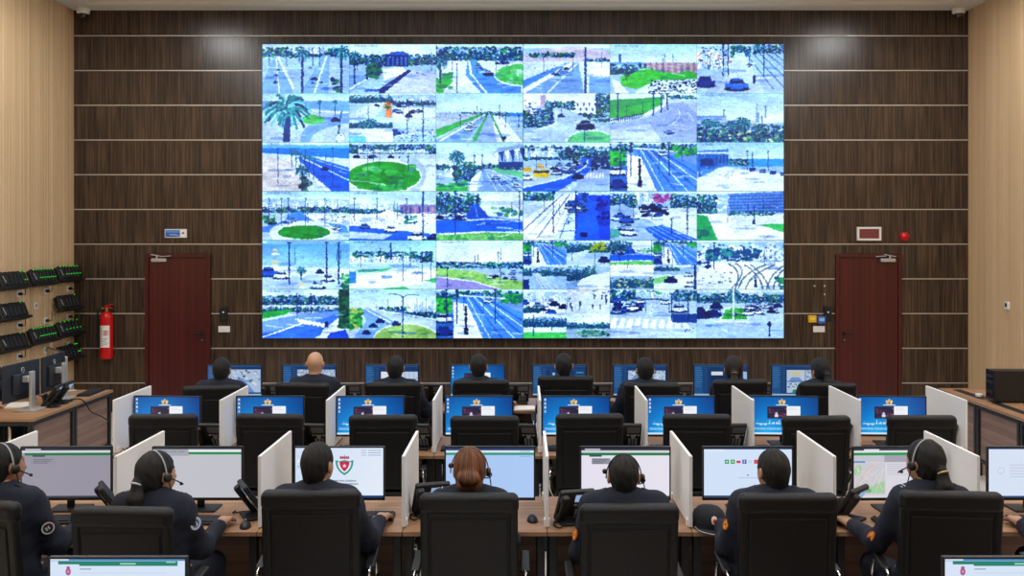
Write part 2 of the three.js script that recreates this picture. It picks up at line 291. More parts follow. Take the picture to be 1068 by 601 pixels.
// ---------------------------------------------------------------- video wall: 6 x 6 panels, each shows a street camera (some split in four)
const TW = 340, TH = 190;
function streetWall() {
  const [c, g] = canvas(TW * 6, TH * 6);
  let X, Y, W, H;
  const px = x => X + x / 100 * W, py = y => Y + y / 100 * H;
  const poly = (pts, col) => { g.fillStyle = col; g.beginPath(); pts.forEach((p, i) => i ? g.lineTo(px(p[0]), py(p[1])) : g.moveTo(px(p[0]), py(p[1]))); g.closePath(); g.fill(); };
  const rect = (x0, y0, x1, y1, col) => { g.fillStyle = col; g.fillRect(px(x0), py(y0), px(x1) - px(x0), py(y1) - py(y0)); };
  const grad = (y0, y1, a, b) => { const q = g.createLinearGradient(0, py(y0), 0, py(y1)); q.addColorStop(0, a); q.addColorStop(1, b); g.fillStyle = q; g.fillRect(px(0), py(y0), W, py(y1) - py(y0)); };
  const ell = (x, y, rx, ry, col, edge) => { g.fillStyle = col; g.beginPath(); g.ellipse(px(x), py(y), rx / 100 * W, ry / 100 * H, 0, 0, 7); g.fill(); if (edge) { g.strokeStyle = edge; g.lineWidth = W * 0.018; g.stroke(); } };
  const line = (pts, col, w = 1) => { g.strokeStyle = col; g.lineWidth = w / 100 * W; g.beginPath(); pts.forEach((p, i) => i ? g.lineTo(px(p[0]), py(p[1])) : g.moveTo(px(p[0]), py(p[1]))); g.stroke(); };
  const curve = (a, b, d, col, w) => { g.strokeStyle = col; g.lineWidth = w / 100 * W; g.beginPath(); g.moveTo(px(a[0]), py(a[1])); g.quadraticCurveTo(px(b[0]), py(b[1]), px(d[0]), py(d[1])); g.stroke(); };
  const GREENS = ['#1d4f5e', '#245f4e', '#2c6f4a', '#1a3f63', '#3b8a5a', '#16345a'], BLUES = ['#2b4f8f', '#1d3a74', '#3d6cb2', '#27467c', '#4c86bf', '#6fa5d8'];
  const blobs = (x0, x1, y0, y1, n, s, cols) => { for (let k = 0; k < n; k++) ell(rr(x0, x1), rr(y0, y1), s * rr(0.5, 1.2), s * rr(0.6, 1.5), cols[Math.floor(rnd() * cols.length)]); };
  const trees = (x0, x1, y, h, n = 40) => { for (let a = x0; a < x1; a += 1.6) rect(a, y - h * rr(0.45, 0.85), Math.min(x1, a + 1.9), y, ['#1d3f5e', '#23506a', '#1f5a56', '#2a4a80'][Math.floor(rnd() * 4)]); blobs(x0, x1, y - h, y, n, 2.4, GREENS); blobs(x0, x1, y - h, y, n, 1.4, BLUES); blobs(x0, x1, y - h, y, n / 2, 0.9, ['#8fd07a', '#a9d8e8', '#d5ebff']); };
  const grit = (x0, x1, y0, y1, n, cols, s = 0.8) => { for (let k = 0; k < n; k++) { const a = rr(x0, x1), b = rr(y0, y1); rect(a, b, a + s * rr(0.5, 2.4), b + s * rr(0.5, 2.2), cols[Math.floor(rnd() * cols.length)]); } };
  const BUILD = ['#f4f7ff', '#dbe6fb', '#b8cdf2', '#7f9fd4', '#3f5f9c', '#e8d9de', '#ffffff', '#2a4580'];
  const houses = (x0, x1, y, h, n = 16) => { for (let k = 0; k < n; k++) { const a = lerp(x0, x1, k / n), w = (x1 - x0) / n * rr(0.9, 1.4), t = y - h * rr(0.4, 1); rect(a, t, a + w, y, BUILD[Math.floor(rnd() * 3)]); for (let j = 0; j < 5; j++) { const u = rr(a, a + w * 0.8), v = rr(t + 1, y - 2); rect(u, v, u + w * 0.14, v + h * 0.12, BUILD[3 + Math.floor(rnd() * 2)]); } } };
  const car = (x, y, s, col) => { ell(x, y + s * 0.9, s * 1.7, s * 0.5, '#27406f'); rect(x - s * 1.5, y - s * 0.4, x + s * 1.5, y + s * 0.8, col); poly([[x - s, y - s * 0.4], [x - s * 0.7, y - s * 1.5], [x + s * 0.7, y - s * 1.5], [x + s, y - s * 0.4]], '#20355f'); rect(x - s * 0.6, y - s * 1.4, x + s * 0.6, y - s * 1.1, col); rect(x - s * 1.4, y + s * 0.5, x - s * 0.8, y + s * 1.1, '#131d33'); rect(x + s * 0.8, y + s * 0.5, x + s * 1.4, y + s * 1.1, '#131d33'); };
  const CARS = ['#f4f7ff', '#1a2c52', '#2f5fb5', '#c8d4ea', '#0f1a30', '#8fa6cf'];
  const cars = (x0, x1, y0, y1, n, s) => { for (let k = 0; k < n; k++) car(rr(x0, x1), rr(y0, y1), s * rr(0.7, 1.3), CARS[Math.floor(rnd() * CARS.length)]); };
  const pole = (x, y0, y1, w = 0.7, col = '#22386a') => { rect(x - w / 2, y0, x + w / 2, y1, col); rect(x - w * 1.6, y0, x + w * 1.6, y0 + 2, col); };
  const palm = (x, y, h, s, col = '#1c5560') => { rect(x - s * 0.12, y, x + s * 0.12, y + h, '#24426f'); for (let k = 0; k < 44; k++) { const a = k / 22 * 6.283 + rr(-0.1, 0.1), l = s * rr(0.55, 1.15); curve([x, y], [x + Math.cos(a) * l * 0.6, y - s * 0.35 + Math.sin(a) * l * 0.9], [x + Math.cos(a) * l, y + s * 0.45 + Math.sin(a) * l * 1.3], [col, '#2f7f86', '#7fc7d4', '#1a3f6a'][k % 4], s * 0.1); } };
  const road = (a, b, c2, d, col, marks = true) => { poly([a, b, c2, d], col); for (const f of [0.33, 0.66]) if (marks) line([[lerp(a[0], b[0], f), lerp(a[1], b[1], f)], [lerp(d[0], c2[0], f), lerp(d[1], c2[1], f)]], '#e8f0ff', 0.7); };
  const stamp = () => { g.fillStyle = '#223a66'; g.font = `${Math.round(H * 0.05)}px sans-serif`; g.fillText('12-06-2024  11:02:10', px(5), py(6)); };
  const ROAD = '#86abe8', ROAD2 = '#5a90e2', DEEP = '#2468d4', PALE = '#e9f0ff', SKY = '#bfdcff', SKY2 = '#e6f2ff', SEA = '#2e86d8', GRASS = '#35b04a', GRASS2 = '#5ec46a';
  const base = (hz, top = SKY, bot = SKY2, ground = '#aac5f0') => { rect(0, 0, 100, 100, ground); grad(0, hz, top, bot); };
  const A = {};
  A['0,0'] = () => { base(12); trees(0, 100, 26, 18, 110); houses(35, 70, 20, 16, 10); poly([[14, 24], [20, 24], [36, 100], [0, 100], [0, 80]], ROAD); line([[16, 30], [20, 100]], PALE, 1.5); line([[18, 26], [36, 90]], PALE, 3); poly([[70, 22], [78, 22], [76, 100], [44, 100]], ROAD); line([[74, 24], [60, 100]], PALE, 2); poly([[78, 26], [84, 26], [90, 100], [76, 100]], '#b7caf4'); cars(12, 26, 40, 90, 5, 1.6); cars(55, 72, 40, 80, 5, 1.6); for (const x of [8, 28, 58, 66]) pole(x, 8, 45); palm(46, 18, 82, 9); palm(91, 14, 86, 11); blobs(80, 88, 70, 98, 14, 3, GREENS); line([[0, 48], [48, 50]], '#eaf2ff', 0.6); };
  A['0,1'] = () => { base(24, '#d9e9ff'); trees(0, 100, 42, 20, 120); rect(42, 20, 68, 46, '#20386e'); poly([[42, 22], [50, 16], [62, 15], [70, 22]], '#3d5da5'); for (let k = 0; k < 5; k++) rect(44 + k * 5, 26, 46 + k * 5, 44, '#4b74bd'); poly([[38, 52], [62, 46], [66, 58], [40, 74]], '#f2f6ff'); poly([[36, 98], [72, 52], [100, 62], [100, 100], [36, 100]], '#c9cdf2'); poly([[34, 100], [34, 92], [68, 52], [72, 54], [40, 100]], '#1d2f66'); poly([[0, 66], [24, 62], [20, 74], [0, 100]], ROAD); line([[0, 92], [26, 66]], PALE, 2); ell(28, 54, 9, 16, '#2f7f5a'); blobs(20, 36, 42, 70, 30, 2.5, GREENS); palm(6, 22, 60, 8); grit(70, 100, 55, 65, 20, ['#2d4a86', '#f0f4ff']); rect(18, 92, 34, 97, '#4a5fb5'); stamp(); };
  A['0,2'] = () => { base(6); trees(0, 100, 34, 28, 130); rect(0, 34, 100, 100, '#d8e4fa'); poly([[36, 32], [46, 32], [54, 48], [98, 84], [98, 100], [52, 100], [34, 64]], ROAD2); line([[38, 34], [40, 60], [58, 100]], PALE, 2); ell(100, 62, 33, 23, GRASS2, PALE); blobs(74, 98, 50, 76, 12, 4, ['#7fd38a', '#4cb35c', '#b8e4c8']); blobs(0, 18, 60, 100, 16, 5, [GRASS, '#2c7f4f']); palm(5, 36, 44, 10); pole(24, 40, 100, 1); car(60, 60, 4, '#14233f'); cars(46, 56, 38, 50, 4, 1.8); cars(70, 84, 36, 40, 6, 1.6); };
  A['0,3'] = () => { base(8); poly([[0, 24], [30, 8], [62, 4], [100, 16], [100, 40], [0, 40]], '#d7c6dc'); grit(0, 100, 12, 36, 90, ['#b7a7cf', '#f3e8f2', '#6c86c0']); trees(8, 60, 26, 8, 40); trees(70, 100, 44, 14, 40); rect(0, 36, 100, 100, '#dbe6fb'); grit(0, 40, 40, 56, 60, ['#8ea6d6', '#f4f8ff', '#c2b6c8']); poly([[0, 96], [52, 38], [64, 38], [70, 100], [0, 100]], ROAD); poly([[0, 74], [50, 38], [54, 38], [0, 90]], ROAD2); line([[0, 98], [56, 40]], '#fff', 4); line([[28, 100], [62, 40]], PALE, 1.6); rect(76, 66, 100, 100, '#7fa4e2'); rect(78, 50, 100, 64, '#efe6ea'); cars(34, 62, 46, 68, 6, 2); rect(70.5, 6, 73, 100, '#23417c'); };
  A['0,4'] = () => { base(38, '#a9cdf8', '#e3efff'); stamp(); rect(10, 20, 13, 42, '#3b5f9f'); rect(0, 37, 40, 42, '#6f9bd6'); trees(0, 100, 62, 20, 60); poly([[40, 40], [70, 38], [100, 40], [100, 60], [60, 60]], '#b48f9c'); for (let k = 0; k < 16; k++) rect(42 + k * 3.6, 37 + (k % 3), 44 + k * 3.6, 58, k % 2 ? '#9c7c92' : '#caa9ac'); poly([[12, 74], [38, 48], [60, 56], [80, 60], [60, 78], [30, 92], [14, 86]], '#4cc04a'); poly([[56, 66], [92, 54], [100, 62], [100, 70], [62, 76]], '#3fae46'); poly([[2, 72], [10, 76], [22, 100], [6, 100]], PALE); poly([[30, 96], [52, 74], [100, 72], [100, 100], [30, 100]], '#dfe8fa'); grit(44, 100, 72, 98, 190, ['#14233f', '#2b477f', '#f5f8ff', '#0d1830'], 1.4); blobs(14, 24, 62, 78, 10, 2.5, ['#2c7f3a', '#5ed04e']); };
  A['0,5'] = () => { base(4, '#9fb9ec'); houses(0, 44, 50, 46, 12); grit(0, 40, 4, 50, 80, ['#2a4a8c', '#1a2f60', '#f5f8ff', '#c44a6a'], 1.6); trees(40, 62, 26, 22, 50); trees(66, 100, 18, 16, 50); rect(0, 60, 100, 100, '#b4c6f0'); poly([[44, 18], [54, 18], [78, 100], [24, 100]], '#cbd8f6'); for (let k = 0; k < 5; k++) line([[56 + k * 8, 18], [88 + k * 14, 92]], '#4d6aa8', 1.1); for (const x of [30, 36, 77]) pole(x, 0, 66, 1.2); car(9, 78, 8, '#1d3f8a'); car(46, 84, 9, '#2f6fe0'); ell(66, 72, 2, 9, '#1a2b52'); grit(55, 66, 34, 50, 20, ['#16264a', '#f4f8ff'], 1.4); };
  A['1,0'] = () => { base(18, '#a4cdf4'); rect(0, 16, 100, 36, '#7fb0e8'); poly([[0, 40], [60, 32], [100, 40], [100, 100], [0, 100]], '#c3d2f6'); curve([50, 100], [46, 66], [100, 50], ROAD, 12); ell(58, 54, 14, 10, GRASS2); line([[40, 34], [100, 40]], '#f0f5ff', 1.5); for (const x of [66, 84]) { pole(x, 14, 46, 0.8); palm(x, 18, 20, 3); } car(84, 54, 3.4, '#1c315f'); line([[91, 36], [86, 100]], '#2a4478', 1.2); rect(24, 50, 32, 100, '#2a4f86'); palm(28, 30, 70, 27, '#2a8a8f'); blobs(20, 36, 24, 46, 30, 3, ['#3ea0a0', '#8fd0d8', '#1d5f7a']); ell(90, 92, 5, 9, '#e6eeff'); grit(84, 95, 76, 98, 10, ['#2a4478']); };
  const quad = (list) => { const [x, y, w, h] = [X, Y, W, H]; list.forEach((f, k) => { X = x + (k % 2) * w / 2; Y = y + Math.floor(k / 2) * h / 2; W = w / 2; H = h / 2; g.save(); g.beginPath(); g.rect(X, Y, W, H); g.clip(); f(); g.restore(); }); X = x; Y = y; W = w; H = h; };
  A['2,4'] = () => { base(4); trees(0, 100, 22, 18, 90); rect(0, 20, 100, 100, '#7f9fe4'); poly([[26, 14], [50, 10], [100, 48], [100, 100], [40, 100]], ROAD2); for (let k = 0; k < 7; k++) line([[32 + k * 4, 16], [48 + k * 14, 100]], k % 2 ? '#dce8ff' : '#3f6cc4', k % 2 ? 1.2 : 2); line([[26, 12], [100, 22]], PALE, 1.5); poly([[20, 26], [36, 30], [54, 100], [20, 100]], '#f0f3fb'); rect(33, 34, 35.5, 92, '#141f3a'); ell(34.2, 50, 2, 3, '#0f1830'); rect(32, 78, 37, 92, '#141f3a'); rect(0, 18, 18, 48, GRASS); blobs(0, 18, 20, 48, 20, 3, ['#2c9040', '#53c65a', '#1f5f5a']); rect(0, 50, 20, 100, '#3f6cb4'); car(8, 60, 7, '#e8f0ff'); car(9, 86, 7, '#1f3f80'); for (const x of [12, 24, 68]) pole(x, 0, 70, 1.3); car(60, 24, 3.4, '#dbe6fb'); blobs(74, 100, 10, 28, 30, 3, [GRASS, '#2c7f5f']); };
  A['1,1'] = () => quad([
    () => { base(8); trees(0, 100, 40, 34, 60); poly([[40, 42], [90, 36], [60, 100], [0, 100], [0, 90]], '#cfdaf7'); line([[10, 100], [70, 44]], PALE, 3); car(64, 50, 4, '#1d3564'); rect(84, 50, 98, 100, '#e58a5a'); blobs(78, 100, 40, 60, 10, 5, ['#e0b05a', '#b8643a', '#2f6f4a']); },
    () => { base(6, '#cfe2fb'); houses(0, 100, 46, 40, 10); trees(0, 100, 50, 22, 30); rect(0, 60, 100, 100, '#e7effd'); cars(4, 70, 40, 94, 14, 5); pole(70, 50, 100, 2); },
    () => { base(20, '#b7d6f5'); trees(0, 100, 42, 22, 60); palm(50, 20, 30, 16); palm(30, 24, 26, 12); rect(0, 46, 100, 100, '#eef3fd'); ell(0, 92, 40, 34, '#7fd0da'); ell(20, 66, 30, 10, '#cfe0f8'); },
    () => { base(40, '#d5e3f8'); rect(0, 20, 100, 60, '#c3d5f2'); grit(0, 100, 44, 96, 120, ['#3d5c96', '#1e3466', '#ffffff', '#8ca6d4'], 2.4); car(6, 60, 8, '#27579f'); pole(70, 6, 90, 2.5); pole(34, 0, 60, 1.5); }]);
  A['1,2'] = () => { base(42, '#b9dbfb', '#ddeeff'); rect(0, 40, 100, 50, '#a7c2ea'); rect(80, 40, 100, 48, SEA); trees(30, 84, 46, 6, 40); poly([[0, 44], [50, 42], [10, 100], [0, 100]], '#c5d0e8'); grit(0, 50, 36, 62, 90, ['#8fa5d0', '#f0f4ff', '#6c83b6']); poly([[0, 74], [52, 42], [56, 42], [0, 92]], '#46b45c'); poly([[0, 96], [54, 44], [58, 44], [34, 100], [0, 100]], ROAD); line([[4, 98], [56, 44]], PALE, 2); poly([[40, 98], [58, 46], [62, 46], [56, 100]], '#56b06a'); poly([[46, 100], [60, 44], [68, 44], [72, 100]], '#a6bbee'); poly([[70, 100], [64, 46], [74, 46], [100, 100]], '#f3f3fa'); line([[64, 46], [78, 100]], '#3fa860', 2.2); cars(30, 46, 60, 80, 4, 2.4); for (const x of [28, 80, 95]) pole(x, 44, 70); ell(78, 92, 3, 4, '#1b2f55'); };
  A['1,3'] = () => { base(26, '#eaf3ff', '#f6faff'); rect(0, 10, 16, 62, '#eef3fc'); grit(0, 16, 12, 58, 30, ['#6c8ac6', '#2b4a8c', '#d09aa8'], 2); rect(20, 4, 26, 30, '#b89fc0'); poly([[54, 26], [62, 12], [86, 10], [90, 16], [90, 46], [56, 40]], '#f4f7ff'); for (let k = 0; k < 8; k++) rect(62 + k * 3.4, 20 + (k % 2) * 10, 64 + k * 3.4, 26 + (k % 2) * 10, '#3f5d9a'); trees(26, 58, 34, 16, 70); trees(84, 100, 40, 40, 50); trees(0, 36, 70, 34, 90); trees(60, 100, 58, 16, 60); poly([[34, 30], [46, 30], [100, 72], [100, 100], [0, 100], [0, 84], [36, 62]], '#c2d3f5'); line([[2, 84], [38, 62], [38, 36]], PALE, 2); ell(78, 100, 28, 24, '#6fd08a', PALE); car(72, 66, 7, '#14264d'); car(44, 46, 2.6, '#2c4a86'); pole(71, 56, 98, 1); };
  A['1,4'] = () => { base(12, '#cfe2fa'); trees(60, 100, 20, 14, 50); rect(0, 12, 100, 100, '#c2cdf2'); poly([[0, 14], [58, 8], [60, 22], [36, 46], [0, 52]], '#49b256'); poly([[0, 14], [58, 8], [58, 14], [0, 36]], '#3f9f5a'); line([[0, 58], [36, 48], [64, 24], [66, 8]], PALE, 4); poly([[0, 62], [40, 52], [70, 20], [84, 18], [100, 40], [100, 100], [0, 100]], '#a9b6ea'); poly([[0, 100], [0, 76], [46, 62], [60, 100]], '#c9d2f6'); for (let k = 0; k < 14; k++) pole(2 + k * 2.6, 54 - k * 1, 64 - k * 1, 0.7); for (const [x, y] of [[9, 58], [50, 46], [59, 40], [66, 34]]) pole(x, 0, y, 1.6, '#2a4478'); poly([[60, 80], [68, 76], [76, 80], [68, 86]], '#3c4f8a'); curve([72, 62], [84, 50], [78, 32], PALE, 1.2); curve([96, 58], [94, 46], [88, 40], PALE, 1); };
  A['1,5'] = () => { base(60, '#b4d4fa', '#e8f2ff'); stamp(); rect(0, 46, 34, 80, '#a9bfe6'); rect(0, 46, 34, 50, '#7f9bd0'); rect(34, 54, 70, 70, '#c9c3da'); rect(68, 40, 72, 72, '#8aa2cf'); rect(74, 46, 76, 72, '#6f88ba'); pole(31, 34, 50); trees(0, 100, 100, 36, 200); for (let k = 0; k < 9; k++) palm(rr(4, 96), rr(56, 76), 40, rr(5, 9)); blobs(0, 100, 74, 100, 60, 2.4, ['#3f7f8a', '#7fb58a', '#1d4766', '#cfd8b8']); };
  A['2,0'] = () => { base(8, '#cfe4fb'); rect(0, 6, 100, 34, '#2c7fd2'); rect(0, 6, 100, 12, '#6fb4ec'); poly([[0, 22], [100, 34], [100, 100], [0, 100]], '#cfdcfa'); poly([[40, 30], [56, 30], [100, 52], [100, 100], [80, 100], [54, 60]], DEEP); line([[46, 32], [100, 78]], '#cfe0ff', 1.4); line([[52, 31], [100, 58]], '#9fc0ff', 1); poly([[0, 28], [34, 36], [54, 100], [0, 100]], '#dccfd0'); grit(0, 40, 40, 96, 40, ['#c8b4b4', '#efe4e0', '#b7a6a8'], 0.8); line([[30, 34], [58, 70], [76, 100]], '#f2f5ff', 3); for (let k = 0; k < 6; k++) palm(34 + k * 5, 18 + k * 3, 34 + k * 2, 3.4); palm(46, 56, 46, 9, '#24424f'); blobs(42, 56, 70, 100, 26, 3, ['#223f4c', '#4f6a6a', '#7a8a84']); for (const x of [18, 81]) pole(x, 12, 88, 0.7); car(72, 54, 3, '#152a55'); stamp(); };
  A['2,1'] = () => { base(4, '#9fc0e8'); trees(0, 100, 24, 18, 150); houses(10, 90, 22, 8, 20); rect(0, 24, 100, 100, '#e4ecfb'); rect(0, 24, 100, 34, '#c6d4f2'); cars(4, 60, 28, 32, 7, 2); curve([58, 38], [96, 50], [70, 100], '#b6c6ee', 16); ell(40, 70, 43, 32, '#2f9e3c', '#f4f8ff'); blobs(8, 72, 50, 94, 40, 6, ['#38a845', '#2b9138', '#49b752']); ell(24, 54, 9, 5, '#6cc777'); pole(68, 28, 60, 0.8); ell(72, 58, 2.4, 4, '#6f8fae'); };
  A['2,2'] = () => { base(48, '#bcdcfb', '#e8f4ff'); trees(0, 100, 56, 10, 60); poly([[64, 24], [72, 12], [100, 4], [100, 44], [72, 40]], '#9fb4dc'); for (let k = 0; k < 6; k++) poly([[66 + k * 6, 22 - k * 2], [72 + k * 6, 20 - k * 2], [71 + k * 6, 42]], k % 2 ? '#34548f' : '#e9f0fb'); rect(72, 40, 100, 52, '#2c4a80'); houses(0, 26, 72, 20, 8); palm(24, 28, 62, 10); trees(20, 46, 80, 40, 60); poly([[52, 54], [62, 54], [100, 80], [100, 100], [48, 100], [54, 76]], '#86a2e4'); for (let k = 0; k < 5; k++) line([[56 + k * 2, 56], [70 + k * 10, 100]], '#dbe7ff', 0.9); poly([[62, 52], [100, 60], [100, 74], [70, 60]], '#6fbf8f'); poly([[0, 92], [36, 78], [36, 100], [0, 100]], '#3fae56'); blobs(0, 34, 84, 98, 30, 3, ['#49b65c', '#2c7f50']); poly([[40, 76], [52, 56], [46, 100], [38, 100]], '#f0f4ff'); cars(60, 96, 70, 90, 5, 2.4); for (const x of [44, 53]) pole(x, 26, 60); };
  A['2,3'] = () => { base(10); trees(0, 100, 36, 28, 150); houses(2, 40, 30, 20, 10); rect(0, 50, 100, 100, '#c6d5f6'); poly([[64, 32], [82, 34], [78, 60], [40, 100], [0, 100], [0, 94], [50, 74]], DEEP); curve([74, 36], [78, 64], [0, 92], '#e4eeff', 2); poly([[80, 34], [100, 40], [100, 100], [54, 100], [76, 64]], '#a4b8ea'); rect(12, 56, 30, 72, '#f2c92e'); rect(12, 58, 30, 63, '#3c4a64'); rect(0, 52, 10, 60, '#e8b22a'); rect(17, 44, 24, 52, '#e0a024'); cars(34, 60, 44, 66, 18, 2.4); cars(56, 72, 34, 50, 12, 1.8); car(63, 70, 4.4, '#14254a'); car(38, 62, 4, '#c9d3ea'); car(4, 72, 4.5, '#f2f6ff'); for (let k = 0; k < 6; k++) poly([[74 + k * 3.4, 62], [76 + k * 3.4, 62], [75 + k * 3.6, 74], [72.6 + k * 3.6, 74]], '#f6f0f4'); blobs(78, 100, 30, 56, 50, 3, ['#1d3a66', '#27506c']); };
  A['2,5'] = () => { base(36, '#a8d0f6', '#d4e8fb'); rect(36, 34, 100, 50, '#3f9ae0'); poly([[0, 18], [36, 14], [36, 48], [0, 60]], '#4a7fc8'); rect(0, 20, 36, 24, '#dbe8fb'); for (let k = 0; k < 9; k++) rect(2 + k * 4, 26, 4 + k * 4, 44, '#2f5ba4'); rect(2, 30, 21, 72, '#2f6fc0'); rect(4, 34, 19, 48, '#20457f'); rect(4, 54, 19, 70, '#5f98dc'); poly([[0, 74], [30, 50], [100, 66], [100, 100], [0, 100]], '#e7eefb'); grit(0, 100, 60, 98, 60, ['#d3def2', '#ffffff', '#bccbe8']); for (let k = 0; k < 4; k++) rect(60 + k * 12, 52 + k * 3, 67 + k * 12, 60 + k * 3, '#2a4a86'); trees(38, 60, 46, 10, 30); for (const x of [58, 82]) pole(x, 18, 58, 0.6); grit(26, 42, 58, 72, 26, ['#33486f', '#7f92b8']); stamp(); };
  A['3,0'] = () => { base(16, '#a6d0f8', '#dbecff'); stamp(); houses(0, 100, 38, 20, 34); trees(0, 100, 44, 10, 90); rect(0, 44, 100, 100, '#c3d4f8'); poly([[30, 46], [44, 40], [60, 60], [96, 70], [100, 84], [0, 84], [0, 74], [26, 60]], ROAD2); ell(48, 86, 40, 26, '#dfe5f8'); ell(48, 84, 31, 16, '#17913c', '#f2fbf2'); blobs(24, 74, 76, 92, 20, 4, ['#138634', '#1f9d44']); poly([[46, 46], [100, 54], [100, 66], [62, 62]], '#f0f2fb'); grit(60, 98, 42, 62, 70, ['#274474', '#f6f9ff', '#1b2f58']); cars(8, 40, 56, 74, 5, 2.6); cars(80, 96, 70, 76, 3, 2.4); for (const x of [8, 22, 30, 50, 72]) pole(x, 14, 70, 0.7); blobs(0, 14, 52, 66, 14, 3, ['#5fb06a', '#2c6f5f']); };
  A['3,1'] = () => { base(26, '#b3d3fa', '#ddecff'); stamp(); houses(0, 60, 40, 16, 24); rect(58, 28, 100, 50, '#8f7aa8'); for (let k = 0; k < 8; k++) rect(60 + k * 5, 32, 62 + k * 5, 46, k % 2 ? '#b98a9c' : '#4f4a86'); trees(0, 60, 46, 8, 50); rect(0, 46, 100, 100, '#eaf0fb'); poly([[30, 50], [44, 38], [70, 50]], '#ffffff'); grit(0, 100, 48, 68, 80, ['#2f4a82', '#8aa2cf', '#c7d3ea']); poly([[0, 70], [100, 88], [100, 100], [0, 100]], '#3a6ad2'); poly([[0, 82], [50, 88], [40, 98], [0, 96]], '#c9d8f8'); car(18, 72, 4, '#5a6fb2'); car(48, 78, 5, '#f4f8ff'); car(78, 94, 7, '#f4f8ff'); car(98, 94, 5, '#1a2f60'); rect(84, 0, 86, 96, '#31507f'); for (const x of [6, 32, 66]) pole(x, 14, 60, 0.8); blobs(64, 78, 50, 66, 16, 2.4, ['#2f8a7a', '#1d5f66']); };
  A['3,2'] = () => { base(14, '#bedaf8'); trees(0, 50, 44, 40, 130); ell(84, 20, 32, 17, '#eef3fc'); rect(52, 20, 100, 30, '#c5d5ee'); rect(50, 28, 100, 58, '#e4ecfa'); blobs(62, 100, 34, 50, 30, 3, ['#58a86a', '#9fc8b0', '#3d6f9c']); poly([[42, 26], [48, 26], [64, 58], [32, 58]], '#2a57b6'); line([[45, 28], [48, 58]], '#86a8ea', 0.8); poly([[0, 60], [60, 52], [100, 60], [100, 86], [0, 88]], '#2f66d4'); line([[30, 60], [64, 56], [100, 62]], '#eaf2ff', 1.2); line([[0, 88], [50, 84], [100, 84]], '#eef4ff', 2); poly([[0, 90], [60, 84], [100, 86], [100, 100], [0, 100]], '#6fb866'); blobs(0, 100, 90, 100, 40, 3, ['#86c678', '#4f9f5a']); cars(4, 30, 44, 56, 14, 3); for (const x of [22, 96]) pole(x, 0, 90, 1); };
  A['3,3'] = () => { base(6, '#9dbbee'); trees(0, 36, 26, 24, 60); rect(0, 20, 100, 100, '#cfdcf8'); poly([[0, 60], [44, 6], [62, 6], [34, 100], [0, 100]], '#f3f6fd'); for (let k = 0; k < 5; k++) line([[46 + k * 4, 6], [-10 + k * 13, 96]], k % 2 ? '#c0cee8' : '#5f74a4', 1.3); rect(60, 8, 100, 100, '#1f50c8'); poly([[62, 60], [76, 20], [86, 20], [88, 100], [58, 100]], '#2c62dd'); cars(52, 70, 24, 44, 8, 4); blobs(66, 74, 4, 36, 30, 2.6, ['#1d3f7a', '#3f6fb4']); blobs(86, 100, 10, 70, 40, 3, ['#14308a', '#1a3fa0', '#0f2470']); rect(66, 84, 74, 94, '#13265a'); for (const x of [35, 61]) pole(x, 0, 86, 1.2); grit(50, 56, 40, 66, 14, ['#16264a']); rect(40, 80, 60, 82, '#43588c'); };
  A['3,4'] = () => { base(4, '#a7c2ee'); houses(8, 60, 26, 26, 10); trees(0, 30, 34, 28, 60); trees(70, 100, 34, 26, 70); blobs(52, 68, 8, 22, 26, 3, ['#b04a9a', '#d06ab0', '#8a3a86']); rect(0, 34, 100, 100, '#dfe7f8'); poly([[0, 30], [16, 26], [80, 100], [0, 100]], '#a6bbee'); poly([[40, 76], [60, 68], [100, 98], [100, 100], [56, 100]], '#3366d2'); for (let k = 0; k < 4; k++) line([[44 + k * 5, 76 - k * 2], [66 + k * 10, 100]], '#8fb0f4', 0.8); cars(6, 30, 44, 84, 9, 4.4); cars(32, 66, 30, 44, 14, 3.2); ell(46, 50, 18, 7, '#eef2fa'); cars(36, 58, 44, 54, 7, 2.6); for (const x of [89, 71]) pole(x, x === 89 ? 8 : 55, 88, 1.3); car(22, 84, 6, '#dfe6f4'); ell(4, 86, 8, 10, '#5a9a9a'); };
  A['3,5'] = () => { base(6, '#cfe0fa'); poly([[34, 6], [100, 0], [100, 44], [40, 44]], '#5277bb'); for (let k = 0; k < 12; k++) line([[36, 8 + k * 3], [100, 4 + k * 3.3]], k % 2 ? '#3a5c9f' : '#7f9dd4', 0.7); for (let k = 0; k < 16; k++) line([[40 + k * 4, 4], [38 + k * 4.2, 44]], '#3f62a6', 0.5); blobs(14, 34, 10, 36, 30, 4, ['#f0f6ff', '#cfe0f4', '#9db8dc']); trees(0, 22, 60, 52, 90); rect(0, 46, 100, 100, '#eef1fb'); poly([[0, 48], [12, 50], [24, 100], [0, 100]], '#2f9f5f'); blobs(0, 16, 74, 92, 10, 5, ['#1d6f5f', '#2b8f5a']); poly([[70, 68], [100, 66], [100, 84]], '#45b868'); trees(36, 90, 48, 6, 50); pole(66, 30, 64, 0.8); rect(64, 58, 67, 68, '#203a6a'); curve([22, 60], [44, 70], [50, 100], '#dfe4f2', 2); };
